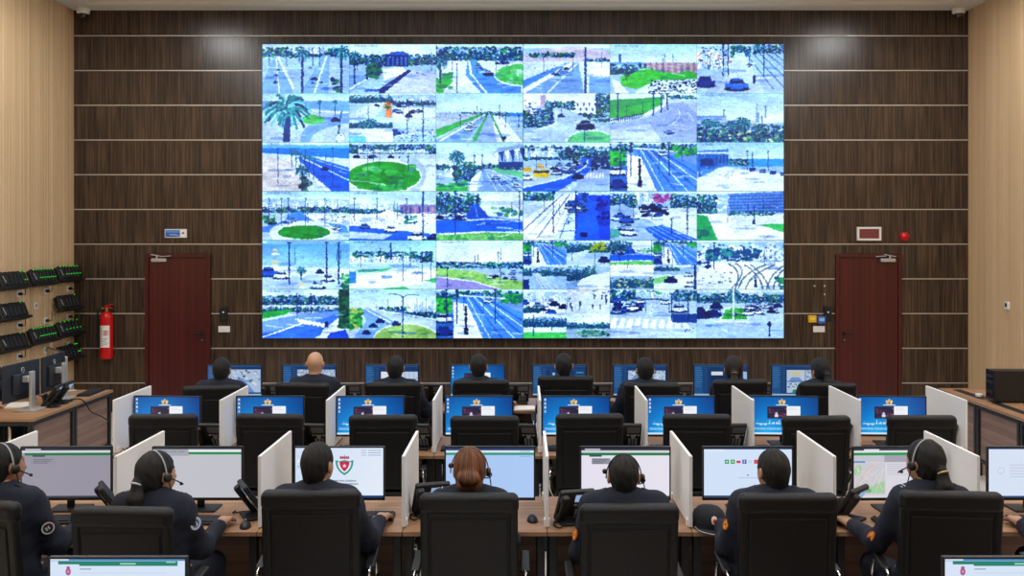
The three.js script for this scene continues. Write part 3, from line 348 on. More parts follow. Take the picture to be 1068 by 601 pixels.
  A['4,0'] = () => { base(8, '#a2cdf4'); rect(0, 6, 100, 56, '#7fb2ea'); for (let k = 0; k < 12; k++) rect(rr(0, 60), rr(10, 50), rr(60, 100), rr(10, 50) * 0 + 0, '#8fbdf0'); grad(8, 56, '#6aa6e6', '#a9d0f4'); poly([[0, 52], [100, 58], [100, 100], [0, 100]], '#dfe6f6'); poly([[0, 76], [60, 70], [100, 78], [100, 100], [0, 100]], '#b9cbf2'); grit(0, 100, 50, 70, 70, ['#8096c4', '#f7faff', '#caa9a4']); car(7, 66, 7, '#2f5fb8'); car(22, 72, 6, '#e6edf8'); car(66, 64, 3, '#1b3160'); car(76, 78, 5, '#dfe7f5'); car(64, 92, 6, '#c3d0ea'); for (const x of [31, 74, 88]) pole(x, 4, 90, 1.6); for (const x of [15, 46]) { for (let k = 0; k < 5; k++) ell(x, (x === 15 ? 20 : 64) + k * 8, 3 + k % 2 * 2, 3, ['#d8c8a0', '#eef2fa', '#8fb0c4'][k % 3]); } blobs(92, 100, 70, 96, 16, 3, ['#2c6f4a', '#57b06a']); palm(45, 60, 20, 6); };
  A['4,1'] = () => { base(40, '#9bcdf6', '#c9e5fb'); stamp(); trees(4, 96, 44, 20, 120); houses(0, 80, 46, 14, 14); rect(0, 46, 100, 100, '#d5ead8'); rect(0, 48, 100, 58, '#b7d3ea'); poly([[8, 72], [60, 60], [100, 60], [100, 84], [60, 96], [0, 96]], '#f2ecf0'); poly([[10, 62], [50, 56], [40, 64], [10, 66]], '#5cc08a'); poly([[86, 82], [100, 76], [100, 88]], '#4cb878'); poly([[40, 98], [64, 94], [70, 100], [40, 100]], '#4cb878'); rect(0, 64, 8, 88, '#3f86c8'); rect(37, 72, 49, 78, '#7f9fd0'); rect(74, 64, 84, 68, '#8fa8d4'); rect(47, 6, 49, 40, '#2a4a78'); for (const x of [62, 84, 94]) pole(x, 24, 84, 0.6); };
  A['4,2'] = () => { base(44, '#cfe0f6', '#f4f8ff'); stamp(); rect(0, 44, 100, 56, '#8f9dc4'); houses(50, 100, 50, 8, 24); trees(0, 100, 56, 10, 110); rect(44, 32, 45, 50, '#44598c'); poly([[0, 56], [60, 66], [100, 72], [100, 100], [70, 100], [0, 72]], '#9cc86e'); blobs(0, 100, 62, 92, 60, 3, ['#8abf66', '#b4d488', '#76ac62']); poly([[40, 60], [100, 68], [100, 84], [60, 72]], '#b4c4e6'); cars(60, 96, 64, 78, 8, 2); poly([[0, 74], [40, 84], [72, 100], [0, 100]], '#9f92cf'); line([[0, 74], [44, 84], [74, 100]], '#e6e4f6', 1.6); pole(13, 56, 96, 0.8); pole(74, 56, 84, 0.6); };
  const trafficQuad = () => { base(30, '#e9eef8'); poly([[0, 60], [50, 40], [100, 60], [100, 100], [0, 100]], '#dbe5f6'); trees(0, 100, 46, 22, 50); cars(30, 90, 60, 84, 3, 8); };
  A['4,3'] = () => quad([() => A['2,4'](), () => { base(10); trees(0, 100, 50, 44, 60); blobs(50, 86, 14, 44, 24, 6, ['#8aa83a', '#c8b43a', '#3f7f3f']); poly([[0, 66], [44, 40], [54, 40], [40, 70], [100, 80], [100, 100], [0, 100]], '#c5d4f4'); car(86, 80, 9, '#16284e'); }, () => { base(14, '#dce8f8'); trees(0, 100, 46, 34, 60); poly([[20, 36], [34, 32], [84, 100], [30, 100]], '#a3b8ec'); for (let k = 0; k < 4; k++) line([[26 + k * 3, 38], [46 + k * 12, 100]], '#e8f0ff', 1.4); rect(0, 60, 14, 100, '#27407a'); }, () => { base(8, '#c9d9f2'); trees(0, 70, 66, 60, 90); poly([[20, 70], [60, 40], [100, 30], [100, 100], [30, 100]], '#f1f4fb'); poly([[0, 76], [30, 64], [20, 100], [0, 100]], '#8aa6dc'); }]);
  A['4,4'] = () => quad([() => A['3,2'](), () => A['2,4'](), () => { base(46, '#f1eef0', '#fbfaf8'); trees(0, 100, 96, 44, 110); blobs(10, 90, 56, 96, 30, 4, ['#7f9a7a', '#c8c4a0', '#3d5f6a']); }, () => { base(10, '#e4eaf6'); rect(0, 40, 100, 100, '#dfe8f6'); poly([[0, 56], [34, 44], [30, 66], [0, 84]], '#8fcf8a'); car(40, 62, 10, '#1a2a48'); car(80, 40, 7, '#d4ddea'); car(84, 80, 9, '#e9eef8'); pole(96, 0, 100, 5); trees(0, 60, 26, 20, 30); }]);
  A['4,5'] = () => { base(4, '#b9cdf0'); houses(0, 100, 42, 40, 16); grit(0, 100, 6, 42, 150, ['#27458a', '#f2f6ff', '#8ba4d4', '#15295a'], 1.5); blobs(12, 72, 18, 40, 110, 3, ['#2c6f86', '#1d4f6a', '#4a9a9a', '#23507a']); rect(0, 44, 100, 100, '#eef1f8'); blobs(0, 14, 40, 60, 20, 3, ['#203a6a', '#c8d4ea']); for (const [a, b, d] of [[[36, 48], [54, 60], [44, 100]], [[44, 48], [62, 60], [40, 98]], [[54, 50], [72, 66], [76, 100]], [[62, 50], [78, 70], [84, 100]], [[80, 50], [52, 66], [48, 98]], [[90, 50], [60, 70], [56, 100]], [[100, 52], [84, 70], [80, 100]], [[100, 60], [90, 74], [88, 100]]]) curve(a, b, d, '#5f7186', 1.7); grit(0, 40, 60, 90, 26, ['#4f6690', '#c2cee4'], 1.6); rect(66, 74, 69, 96, '#2a3f5f'); pole(20, 4, 60, 1); blobs(92, 100, 76, 100, 12, 3, ['#2f8f5f', '#1d5f6a']); };
  A['5,0'] = () => { base(14, '#c3daf8'); stamp(); trees(0, 92, 34, 20, 130); rect(0, 32, 100, 100, '#d3def6'); trees(0, 90, 46, 8, 60); grit(0, 90, 32, 46, 60, ['#f4f8ff', '#e9dfe4', '#6f8cc4']); poly([[0, 46], [36, 40], [26, 52], [0, 60]], '#35a84c'); poly([[0, 84], [70, 44], [100, 44], [100, 58], [60, 100], [0, 100]], '#4a78d8'); poly([[0, 66], [40, 52], [96, 42], [70, 60], [0, 90]], '#7fa0e8'); line([[0, 98], [48, 68]], '#fff', 1.6); for (let k = 0; k < 7; k++) poly([[38 + k * 5, 60 + k * 1.6], [41 + k * 5, 59 + k * 1.6], [47 + k * 5, 68 + k * 1.6], [44 + k * 5, 70 + k * 1.6]], '#f6f9ff'); poly([[70, 82], [88, 58], [100, 100], [66, 100]], '#f1f1f8'); rect(88, 0, 100, 80, '#17523f'); blobs(88, 100, 4, 78, 60, 2.4, ['#124a3a', '#1f6f48', '#0f3a40', '#2c8450']); poly([[78, 90], [96, 82], [100, 100], [74, 100]], '#2458c8'); rect(72, 66, 76, 78, '#1a2a4a'); for (const x of [56, 40]) pole(x, 8, 50, 0.8); };
  A['5,1'] = () => { base(42, '#b7d8fa', '#e6f2ff'); stamp(); trees(30, 100, 58, 22, 110); houses(66, 100, 46, 26, 12); poly([[0, 44], [22, 36], [26, 40], [100, 66], [100, 100], [0, 100]], '#c6d5f5'); poly([[14, 40], [24, 40], [60, 74], [36, 100], [4, 100], [20, 66]], ROAD); line([[20, 42], [52, 72]], PALE, 1.4); line([[26, 40], [100, 62]], PALE, 1.6); poly([[0, 48], [12, 46], [16, 74], [0, 86]], '#5ab85a'); blobs(0, 14, 40, 80, 40, 3, ['#4fae50', '#2f7f4a', '#b8c85a']); ell(66, 104, 38, 34, '#a8c870', '#eef6e6'); blobs(40, 92, 82, 100, 30, 5, ['#9cc06a', '#b4d080', '#8ab45e']); for (const [x, y] of [[28, 74], [20, 88], [36, 64], [54, 70]]) car(x, y, 3.4, '#1a2f5c'); rect(61, 14, 62.4, 98, '#27406a'); curve([46, 10], [61, 8], [61.6, 20], '#27406a', 0.8); curve([80, 12], [62, 8], [61.6, 20], '#27406a', 0.8); };
  A['5,2'] = A['2,4'];
  A['5,3'] = () => quad([() => { base(12, '#e1eaf8'); houses(0, 100, 50, 40, 10); rect(0, 52, 100, 100, '#eef2fa'); cars(4, 96, 46, 94, 14, 6); trees(0, 40, 96, 30, 20); }, () => { rect(0, 0, 100, 100, '#d3d8f0'); grit(0, 100, 0, 30, 40, ['#5a6f9c', '#c8b8c0', '#f4f6fc'], 4); for (let k = 0; k < 12; k++) { const x = rr(6, 94), y = rr(20, 80); rect(x - 1.6, y, x + 1.6, y + 16, ['#2a3f66', '#7a4a86', '#1a2a4a', '#8a9ac0'][k % 4]); ell(x, y, 2, 3, '#1a2440'); } }, () => { base(20, '#e6eef8'); trees(0, 100, 54, 40, 70); rect(0, 56, 100, 100, '#e3ebf8'); rect(0, 76, 100, 100, '#4fbf62'); pole(24, 6, 90, 2); pole(66, 20, 70, 1.4); }, () => { base(40, '#dcebf6'); trees(0, 100, 60, 24, 70); rect(0, 60, 100, 100, '#9fb8d4'); ell(60, 80, 40, 16, '#5f9f8a', '#d8e6e6'); blobs(20, 96, 70, 92, 30, 4, ['#3f7f7a', '#8fb8b0', '#2a4f6a']); }]);
  A['5,4'] = () => { base(6, '#c0d2f2'); trees(0, 60, 26, 24, 80); trees(72, 100, 44, 42, 110); houses(30, 72, 18, 16, 10); rect(0, 24, 100, 100, '#b9caf2'); poly([[34, 22], [66, 22], [100, 100], [0, 100]], '#c4d3f5'); cars(2, 36, 20, 46, 18, 3.8); car(64, 26, 4, '#e9eef8'); car(79, 40, 6.4, '#dfe6f4'); for (let k = 0; k < 10; k++) poly([[4 + k * 9, 58 + k * 0.6], [9 + k * 9, 58 + k * 0.6], [6 + k * 9.4, 80], [-1 + k * 9.4, 78]], '#f8faff'); line([[48, 24], [46, 56]], '#e4ecfb', 0.8); rect(72, 50, 100, 68, '#2c4a86'); line([[0, 98], [100, 84]], '#e4ecfb', 1); for (const x of [71, 90]) pole(x, 8, 64, 1.4); grit(84, 96, 78, 88, 14, ['#2b3f66']); };
  A['5,5'] = () => { base(6, '#c6d6f0'); houses(20, 76, 22, 20, 20); trees(0, 100, 30, 20, 150); rect(0, 28, 100, 100, '#bccdf4'); poly([[32, 36], [56, 36], [60, 64], [26, 64]], '#dfe9f4'); poly([[33, 42], [55, 42], [58, 61], [28, 61]], '#3fb04a'); blobs(34, 54, 40, 58, 24, 3, ['#2f9640', '#56c25a', '#1f7040']); palm(42, 8, 50, 9); rect(41, 0, 43, 62, '#eef2fa'); cars(2, 24, 34, 56, 14, 4.2); cars(58, 98, 32, 52, 16, 3.6); line([[20, 66], [64, 66]], '#f6f9ff', 1.4); poly([[0, 70], [100, 70], [100, 100], [0, 100]], '#a9bdee'); grit(0, 100, 72, 100, 40, ['#b4c6f2', '#9db4ea'], 2); rect(83, 72, 84.4, 96, '#16264a'); ell(83.7, 72, 2.4, 6, '#16264a'); };
  for (let r = 0; r < 6; r++) for (let q = 0; q < 6; q++) {
    X = q * TW; Y = r * TH; W = TW; H = TH; g.save(); g.beginPath(); g.rect(X, Y, W, H); g.clip(); seed = 900 + r * 131 + q * 17; A[`${r},${q}`](); for (let k = 0; k < 7; k++) ell(rr(0, 100), rr(48, 96), rr(4, 14), rr(1.2, 3.4), 'rgba(30,66,150,0.28)'); for (let k = 0; k < 6; k++) { const a0 = rr(0, 90), b0 = rr(44, 96); line([[a0, b0], [a0 + rr(8, 24), b0 + rr(-6, 6)]], 'rgba(245,250,255,0.55)', rr(0.4, 1.6)); } for (let k = 0; k < 3; k++) { const a0 = rr(4, 96), b0 = rr(14, 30); rect(a0, b0, a0 + 0.6, b0 + rr(18, 40), 'rgba(26,48,96,0.8)'); } grit(0, 100, 22, 66, 46, ['#1b3566', '#f4f8ff', '#5f8fd0', '#24507a'], 0.55); grit(0, 100, 60, 98, 24, ['#eaf2ff', '#7fa4dd', '#4a76bd'], 0.5); g.restore();
  }
  // camera picture: a little softness, sensor grain and the cool grade of the feeds
  const [c2, g2] = canvas(c.width, c.height); g2.filter = 'blur(0.9px)'; g2.drawImage(c, 0, 0); g2.filter = 'none';
  const src = g2.getImageData(0, 0, c.width, c.height).data, im = g2.getImageData(0, 0, c.width, c.height), a = im.data;
  for (let y = 0; y < c.height; y++) for (let x = 0; x < c.width; x++) {      // ragged edges, kept inside each tile
    const tx = Math.floor(x / TW) * TW, ty = Math.floor(y / TH) * TH;
    const u = Math.round(x + (pnoise(x / 5, y / 5, 9999, 9999, 21) - 0.5) * 5 + (pnoise(x / 2, y / 2, 9999, 9999, 22) - 0.5) * 2.4), w = Math.round(y + (pnoise(x / 5, y / 4, 9999, 9999, 23) - 0.5) * 4.4 + (pnoise(x / 2, y / 2, 9999, 9999, 24) - 0.5) * 2);
    const sx = Math.max(tx, Math.min(tx + TW - 1, u)), sy = Math.max(ty, Math.min(ty + TH - 1, w)), i = (y * c.width + x) * 4, j = (sy * c.width + sx) * 4;
    a[i] = src[j]; a[i + 1] = src[j + 1]; a[i + 2] = src[j + 2];
  }
  for (let y = 0; y < c.height; y++) for (let x = 0; x < c.width; x++) {
    const i = (y * c.width + x) * 4, n = (pnoise(x / 3.5, y / 2.5, 9999, 9999, 1) - 0.5) * 0.5 + (pnoise(x / 12, y / 6, 9999, 9999, 2) - 0.5) * 0.45 + (pnoise(x / 40, y / 14, 9999, 9999, 3) - 0.5) * 0.35 + (pnoise(x / 110, y / 40, 9999, 9999, 5) - 0.5) * 0.7;
    let r = a[i] / 255, gg = a[i + 1] / 255, b = a[i + 2] / 255; const k = 1 + n * 0.27;
    const S = v => { v = Math.max(0, Math.min(1.15, v * k)); return (v - 0.58) * 1.28 + 0.59; };
    r = S(r * 0.93 - 0.02); gg = S(gg * 1.0); b = S(b * 1.05 + 0.02);
    const l = 0.3 * r + 0.6 * gg + 0.1 * b; if (l < 0.55) { r -= (0.55 - l) * 0.12; b += (0.55 - l) * 0.16; }
    a[i] = Math.max(0, Math.min(255, r * 255)); a[i + 1] = Math.max(0, Math.min(255, gg * 255)); a[i + 2] = Math.max(0, Math.min(255, b * 255));
  }
  g2.putImageData(im, 0, 0);
  return canvasTex(c2);
}
{
  const tex = streetWall(); const mat = screenMat(tex, 1.0);
  const o = thing('video_wall', 'large video wall of thirty six panels showing street camera views', 'video wall', [(VW.x0 + VW.x1) / 2, VW.y0, VW.z]);
  const w = (VW.x1 - VW.x0) / 6, h = (VW.y1 - VW.y0) / 6;
  part('mounting_frame', bx(6 * w + 0.02, 6 * h + 0.02, 0.085, 0, 3 * h, -0.0575), M.blackMetal, o);
  for (let r = 0; r < 6; r++) for (let q = 0; q < 6; q++) {
    const g = bx(w - 0.005, h - 0.005, 0.014, (q - 2.5) * w, (5.5 - r) * h, -0.007), p = g.attributes.position, uv = g.attributes.uv;
    for (let i = 0; i < p.count; i++) uv.setXY(i, (p.getX(i) / w + 3) / 6, p.getY(i) / h / 6);
    part('display_panel', g, mat, o);
  }
}

// ---------------------------------------------------------------- screens
const SW = 512, SH = 288;
function screenTex(fn) { const [c, g] = canvas(SW, SH); fn(g); return canvasTex(c); }
const fillR = (g, x, y, w, h, c) => { g.fillStyle = c; g.fillRect(x, y, w, h); };
function arabicLine(g, x, y, w, s, col) {                 // running Arabic script as pen strokes
  g.strokeStyle = col; g.fillStyle = col; g.lineWidth = s * 0.17; g.lineCap = 'round';
  let k = 0;
  for (let a = x; a < x + w; k++) {
    const l = s * (0.5 + hash(k, 3, 8) * 0.6), kind = Math.floor(hash(k, 5, 1) * 5);
    g.beginPath(); g.moveTo(a, y); g.lineTo(a + l, y); g.stroke();
    if (kind === 0) { g.beginPath(); g.moveTo(a + l * 0.7, y); g.lineTo(a + l * 0.75, y - s); g.stroke(); }
    if (kind === 1) { g.beginPath(); g.arc(a + l * 0.6, y - s * 0.22, s * 0.22, 0, 7); g.stroke(); }
    if (kind === 2) { g.beginPath(); g.arc(a + l * 0.5, y + s * 0.05, s * 0.36, 0.1, 3.0); g.stroke(); }
    if (kind === 3) { g.beginPath(); g.moveTo(a + l, y); g.lineTo(a + l * 0.8, y - s * 0.5); g.stroke(); g.beginPath(); g.arc(a + l * 0.5, y + s * 0.42, s * 0.1, 0, 7); g.fill(); }
    if (kind === 4) { g.beginPath(); g.arc(a + l * 0.4, y - s * 0.62, s * 0.1, 0, 7); g.fill(); }
    a += l + (hash(k, 9, 4) < 0.3 ? s * 0.35 : 0);
  }
}
function crown(g, x, y, s) {
  g.fillStyle = '#e7d3a4'; g.strokeStyle = '#8a6a3a'; g.lineWidth = s * 0.05;
  g.fillRect(x - s * 0.42, y + s * 0.25, s * 0.84, s * 0.16);
  for (const a of [-0.42, -0.16, 0.16, 0.42]) { g.beginPath(); g.ellipse(x + a * s * 0.7, y, s * 0.2, s * 0.34, a, 0, 7); g.fill(); g.stroke(); }
  g.beginPath(); g.arc(x, y - s * 0.42, s * 0.1, 0, 7); g.fill(); g.fillStyle = '#fff3d0'; g.fillRect(x - s * 0.9, y + s * 0.36, s * 1.8, s * 0.1); g.fillStyle = '#7c3a2c'; g.beginPath(); g.arc(x, y + s * 0.1, s * 0.13, 0, 7); g.fill();
}
const icons = (g, n) => { for (let k = 0; k < n; k++) { fillR(g, 10, 12 + k * 30, 14, 12, ['#dfeaf7', '#c9dff2', '#f2f4f8', '#9fd0f0'][k % 4]); fillR(g, 8, 27 + k * 30, 18, 3, '#cfe0f2'); } };
function wallpaper(g) {
  const q = g.createRadialGradient(120, 300, 20, 240, 230, 420); q.addColorStop(0, '#21b4f4'); q.addColorStop(0.35, '#0f7fd0'); q.addColorStop(0.75, '#0a4f9c'); q.addColorStop(1, '#0a2f66');
  g.fillStyle = q; g.fillRect(0, 0, SW, SH); icons(g, 4); crown(g, 238, 40, 52);
  fillR(g, 126, 74, 150, 92, '#2b2740'); for (let k = 0; k < 60; k++) fillR(g, 130 + hash(k, 1, 1) * 136, 80 + hash(k, 2, 1) * 80, 3 + hash(k, 3, 1) * 8, 3 + hash(k, 4, 1) * 6, ['#8a3a5a', '#5a3a6a', '#c45a6a', '#3a3560', '#1c1a30'][k % 5]); g.fillStyle = '#d8c8e8'; g.beginPath(); g.arc(196, 128, 10, 0, 7); g.fill(); fillR(g, 182, 136, 28, 18, '#e4dcf0');
  fillR(g, 274, 70, 104, 100, '#f3f6fc'); fillR(g, 292, 144, 78, 9, '#e0506a'); fillR(g, 284, 84, 60, 3, '#c9d2e0'); fillR(g, 284, 96, 80, 3, '#d5dce8');
  arabicLine(g, 40, 206, 400, 26, '#f2f8ff');
  g.fillStyle = '#eaf4ff'; g.font = '24px serif'; g.textAlign = 'center'; g.fillText('Direction Générale de la Sûreté Nationale', 250, 252); g.textAlign = 'left';
  fillR(g, 0, 274, SW, 14, '#cfe9fb');
}
function formPage(bg, tabW, greenFrom) {
  return g => {
    fillR(g, 0, 0, SW, SH, bg); fillR(g, 0, 0, SW, 14, '#2b2f3d'); fillR(g, 20, 4, 90, 8, '#c9cbd4'); fillR(g, 0, 14, SW, 16, '#d5d5df'); fillR(g, greenFrom, 28, SW - greenFrom, 15, '#1d7a46');
    fillR(g, greenFrom + 46, 42, 72, 9, '#4a4c58'); fillR(g, 60, 60, tabW, 34, '#9494a2'); for (let k = 0; k < 3; k++) fillR(g, 66, 65 + k * 10, tabW - 20 - k * 14, 4, '#6a6a78'); fillR(g, 0, 278, SW, 10, '#3b4150');
  };
}
const T = {
  wallpaper: screenTex(wallpaper),
  form1: screenTex(formPage('#9a96a4', 132, 16)),
  form2: screenTex(g => { fillR(g, 0, 0, SW, SH, '#c4c5cd'); fillR(g, 0, 0, SW, 8, '#3a3f4c'); fillR(g, 0, 8, 204, 38, '#a9a9b4'); for (let k = 0; k < 4; k++) fillR(g, 8 + k * 46, 18, 36, 6, '#85858f'); fillR(g, 204, 24, SW - 204, 13, '#1c8a46'); fillR(g, 204, 8, SW - 204, 15, '#e6e7ee'); }),
  shield: screenTex(g => {
    const q = g.createLinearGradient(0, 0, SW, SH); q.addColorStop(0, '#d3e4fb'); q.addColorStop(1, '#e9f1fd'); g.fillStyle = q; g.fillRect(0, 0, SW, SH); icons(g, 6);
    const x = 286; g.fillStyle = '#2a9a86'; g.beginPath(); g.moveTo(x - 52, 70); g.lineTo(x - 30, 78); g.lineTo(x, 70); g.lineTo(x + 30, 78); g.lineTo(x + 52, 70); g.quadraticCurveTo(x + 54, 130, x, 158); g.quadraticCurveTo(x - 54, 130, x - 52, 70); g.fill();
    g.fillStyle = '#e6eef8'; g.beginPath(); g.moveTo(x - 40, 82); g.lineTo(x + 40, 82); g.quadraticCurveTo(x + 40, 124, x, 146); g.quadraticCurveTo(x - 40, 124, x - 40, 82); g.fill();
    g.fillStyle = '#c8224c'; g.beginPath(); g.moveTo(x - 29, 80); g.lineTo(x + 29, 80); g.quadraticCurveTo(x + 28, 116, x, 136); g.quadraticCurveTo(x - 28, 116, x - 29, 80); g.fill();
    g.fillStyle = '#f4e6ea'; g.beginPath(); for (let k = 0; k < 10; k++) { const a = -Math.PI / 2 + k * Math.PI / 5, r = k % 2 ? 6 : 15; g.lineTo(x + r * Math.cos(a), 104 + r * Math.sin(a)); } g.fill();
    g.fillStyle = '#a02a58'; for (const a of [-22, -11, 0, 11, 22]) { g.beginPath(); g.ellipse(x + a, 56, 5, 9, 0, 0, 7); g.fill(); } g.fillRect(x - 1.5, 40, 3, 20);
    g.fillStyle = '#3c465e'; g.font = 'bold 13px sans-serif'; g.textAlign = 'center'; g.fillText('DIRECTION GÉNÉRALE', x, 196); g.fillText('DE LA SÛRETÉ NATIONALE', x, 214); g.textAlign = 'left';
    for (let k = 0; k < 3; k++) { fillR(g, 384, 12 + k * 14, 30, 4, '#9fb4d4'); fillR(g, 424, 12 + k * 14, 76, 4, '#8fa6ca'); } fillR(g, 0, 276, SW, 12, '#16407a');
  }),
  form4: screenTex(g => { fillR(g, 0, 0, SW, SH, '#aecdf8'); fillR(g, 0, 0, SW, 14, '#2e3c66'); fillR(g, 0, 14, SW, 13, '#dce8f8'); fillR(g, 0, 27, SW, 14, '#2f9a80'); fillR(g, 430, 18, 60, 5, '#9ab4d8'); fillR(g, 430, 48, 64, 4, '#8fb0e0'); }),
  form5: screenTex(formPage('#e9e6f3', 108, 0)),
  icons: screenTex(g => { fillR(g, 0, 0, SW, SH, '#d5e7fd'); fillR(g, 0, 0, SW, 8, '#22345c'); fillR(g, 0, 8, 120, 8, '#eef5ff'); const cs = ['#2fa04e', '#2fa04e', '#d83a3a', '#2b57b0', '#a9c0dc', '#d84a5a']; cs.forEach((c, k) => { if (k === 4) { g.strokeStyle = c; g.lineWidth = 3; g.beginPath(); g.arc(134 + k * 34, 80, 7, 0, 7); g.stroke(); } else fillR(g, 122 + k * 34, k === 2 ? 74 : 68, 24, k === 2 ? 14 : 24, c); }); g.fillStyle = '#e9fff0'; g.beginPath(); g.arc(134, 80, 5, 0, 7); g.arc(168, 80, 5, 0, 7); g.fill(); g.fillStyle = '#fff'; g.font = 'bold 22px sans-serif'; g.fillText('f', 231, 89); fillR(g, 310, 104, 8, 14, '#40506e'); fillR(g, 252, 154, 8, 8, '#5a6a86'); fillR(g, 200, 172, 120, 4, '#b4c8e4'); fillR(g, 0, 276, SW, 12, '#3a4a6c'); }),
  map: screenTex(g => {
    fillR(g, 0, 0, SW, SH, '#dcdae4'); fillR(g, 0, 0, SW, 14, '#343846'); fillR(g, 60, 6, 90, 8, '#dde0e8'); fillR(g, 0, 14, SW, 14, '#e6e7ec'); fillR(g, 0, 26, SW, 16, '#2c9a52'); fillR(g, 80, 42, 84, 10, '#4a4e5a'); fillR(g, 180, 42, SW - 180, 40, '#a5a4b2'); fillR(g, 0, 42, 180, 40, '#c9c9d4'); fillR(g, 0, 76, 66, 8, '#3f78c8');
    fillR(g, 4, 86, 180, 186, '#cfccd4'); g.fillStyle = '#a9cfa4'; g.beginPath(); g.moveTo(60, 250); g.lineTo(110, 215); g.lineTo(184, 190); g.lineTo(184, 262); g.lineTo(90, 262); g.fill(); g.beginPath(); g.ellipse(24, 130, 22, 32, 0.4, 0, 7); g.fill(); g.fillStyle = '#6fb873'; g.beginPath(); g.ellipse(80, 246, 24, 14, 0, 0, 7); g.fill();
    g.strokeStyle = '#f4f1e8'; g.lineWidth = 1.6; for (let k = 0; k < 12; k++) { g.beginPath(); g.moveTo(4 + hash(k, 1, 5) * 176, 88 + hash(k, 2, 5) * 60); g.lineTo(4 + hash(k, 3, 5) * 176, 150 + hash(k, 4, 5) * 110); g.stroke(); } g.strokeStyle = '#d8b098'; g.lineWidth = 4; g.beginPath(); g.moveTo(10, 250); g.quadraticCurveTo(40, 150, 120, 100); g.stroke(); for (let k = 0; k < 6; k++) fillR(g, 196, 92 + k * 12, 150 - (k * 29) % 70, 3, '#b4b2c2');
  }),
  pale: screenTex(g => { fillR(g, 0, 0, SW, SH, '#dbe6fa'); fillR(g, 0, 0, SW, 7, '#27375c'); g.strokeStyle = '#c3cfe4'; g.lineWidth = 4; g.beginPath(); g.arc(72, 132, 18, 0, 7); g.stroke(); for (let k = 0; k < 5; k++) fillR(g, 124, 96 + k * 17, 190 - (k * 37) % 60, 6, '#c6d0e4'); fillR(g, 0, 278, SW, 10, '#34507e'); }),
  crest: screenTex(g => { fillR(g, 0, 0, SW, SH, '#d9e7fb'); fillR(g, 0, 0, SW, 7, '#4a8ccc'); fillR(g, 0, 0, 70, 5, '#e6eefa'); fillR(g, 30, 8, SW - 58, 18, '#17806e'); fillR(g, 30, 20, 80, 7, '#dbe8fb'); fillR(g, 265, 15, 60, 6, '#9fd4c4'); fillR(g, 440, 10, 36, 4, '#a9dccc'); g.fillStyle = '#a8568a'; g.beginPath(); g.ellipse(68, 48, 10, 14, 0, 0, 7); g.fill(); g.beginPath(); g.arc(68, 34, 7, 0, 7); g.fill(); g.fillStyle = '#d890b4'; g.beginPath(); g.arc(68, 48, 5, 0, 7); g.fill(); fillR(g, 112, 36, 44, 4, '#8e9cb4'); fillR(g, 112, 52, 330, 2, '#c0cee4'); for (let k = 0; k < 5; k++) fillR(g, 112, 74 + k * 30, 340 - (k * 67) % 120, 8, '#c3d2ea'); }),
};
function opsScreen(kind) {
  return screenTex(g => {
    fillR(g, 0, 0, SW, SH, '#123a6e'); fillR(g, 0, 0, SW, 14, '#25558f'); fillR(g, 0, 14, 86, SH, '#1f558f'); for (let k = 0; k < 9; k++) fillR(g, 10, 24 + k * 22, 50 + (k * 31) % 24, 4, '#5f97cf');
    fillR(g, 92, 20, 40, 250, '#173f72'); for (let k = 0; k < 12; k++) fillR(g, 96, 28 + k * 19, 30, 3, '#3f74b0');
    const street = (x, y, w, h, s) => { fillR(g, x, y, w, h, '#b9cfee'); for (let k = 0; k < 70; k++) fillR(g, x + hash(k, s, 1) * w * 0.94, y + hash(k, s, 2) * h * 0.6, 3 + hash(k, s, 3) * w * 0.07, 3 + hash(k, s, 4) * h * 0.08, ['#1f4a3a', '#2c7f58', '#274a80', '#e8f0fa', '#7fa0cc', '#f4f8ff'][Math.floor(hash(k, s, 5) * 6)]); g.fillStyle = '#6f98dc'; g.beginPath(); g.moveTo(x + w * 0.4, y + h * 0.4); g.lineTo(x + w * 0.55, y + h * 0.4); g.lineTo(x + w * 0.85, y + h); g.lineTo(x + w * 0.1, y + h); g.fill(); };
    if (kind === 0) street(140, 40, 366, 220, 3);
    if (kind === 1) { for (let r = 0; r < 2; r++) for (let c = 0; c < 2; c++) street(140 + c * 188, 40 + r * 112, 180, 106, 11 + r * 2 + c); }
    if (kind === 2) { fillR(g, 150, 60, 356, 216, '#cfe0f8'); g.strokeStyle = '#3c5c94'; g.lineWidth = 5; g.beginPath(); g.moveTo(390, 250); g.quadraticCurveTo(400, 150, 500, 120); g.stroke(); g.lineWidth = 2; for (let k = 0; k < 8; k++) { g.beginPath(); g.moveTo(160 + k * 44, 70); g.lineTo(200 + k * 38, 270); g.stroke(); } fillR(g, 150, 60, 100, 216, '#eef4fd'); }
    if (kind === 3) { for (let k = 0; k < 5; k++) { g.strokeStyle = '#2f6aa8'; g.lineWidth = 3; g.strokeRect(100 + k * 80, 40, 70, 220); } fillR(g, 190, 70, 24, 24, '#9fd0f4'); for (let k = 0; k < 5; k++) fillR(g, 420, 60 + k * 36, 66, 16, '#3f8ab4'); fillR(g, 100, 100, 300, 3, '#7fb0dc'); }
    if (kind === 4) { street(140, 50, 170, 100, 23); street(140, 156, 170, 100, 29); street(318, 50, 180, 206, 31); }
    if (kind === 5) { fillR(g, 164, 60, 110, 34, '#e8eef6'); fillR(g, 164, 100, 340, 150, '#0f2f60'); fillR(g, 470, 60, 36, 160, '#aac8e8'); }
    if (kind === 6) { street(142, 44, 176, 108, 37); fillR(g, 142, 44, 176, 70, '#c6d2de'); fillR(g, 200, 70, 60, 30, '#d8cf8a'); street(324, 44, 176, 108, 41); street(142, 158, 358, 106, 43); fillR(g, 200, 232, 90, 30, '#2f8a4f'); }
    fillR(g, 0, 274, SW, 14, '#9fc8ec');
  });
}
const SCREEN_POWER = 0.95;
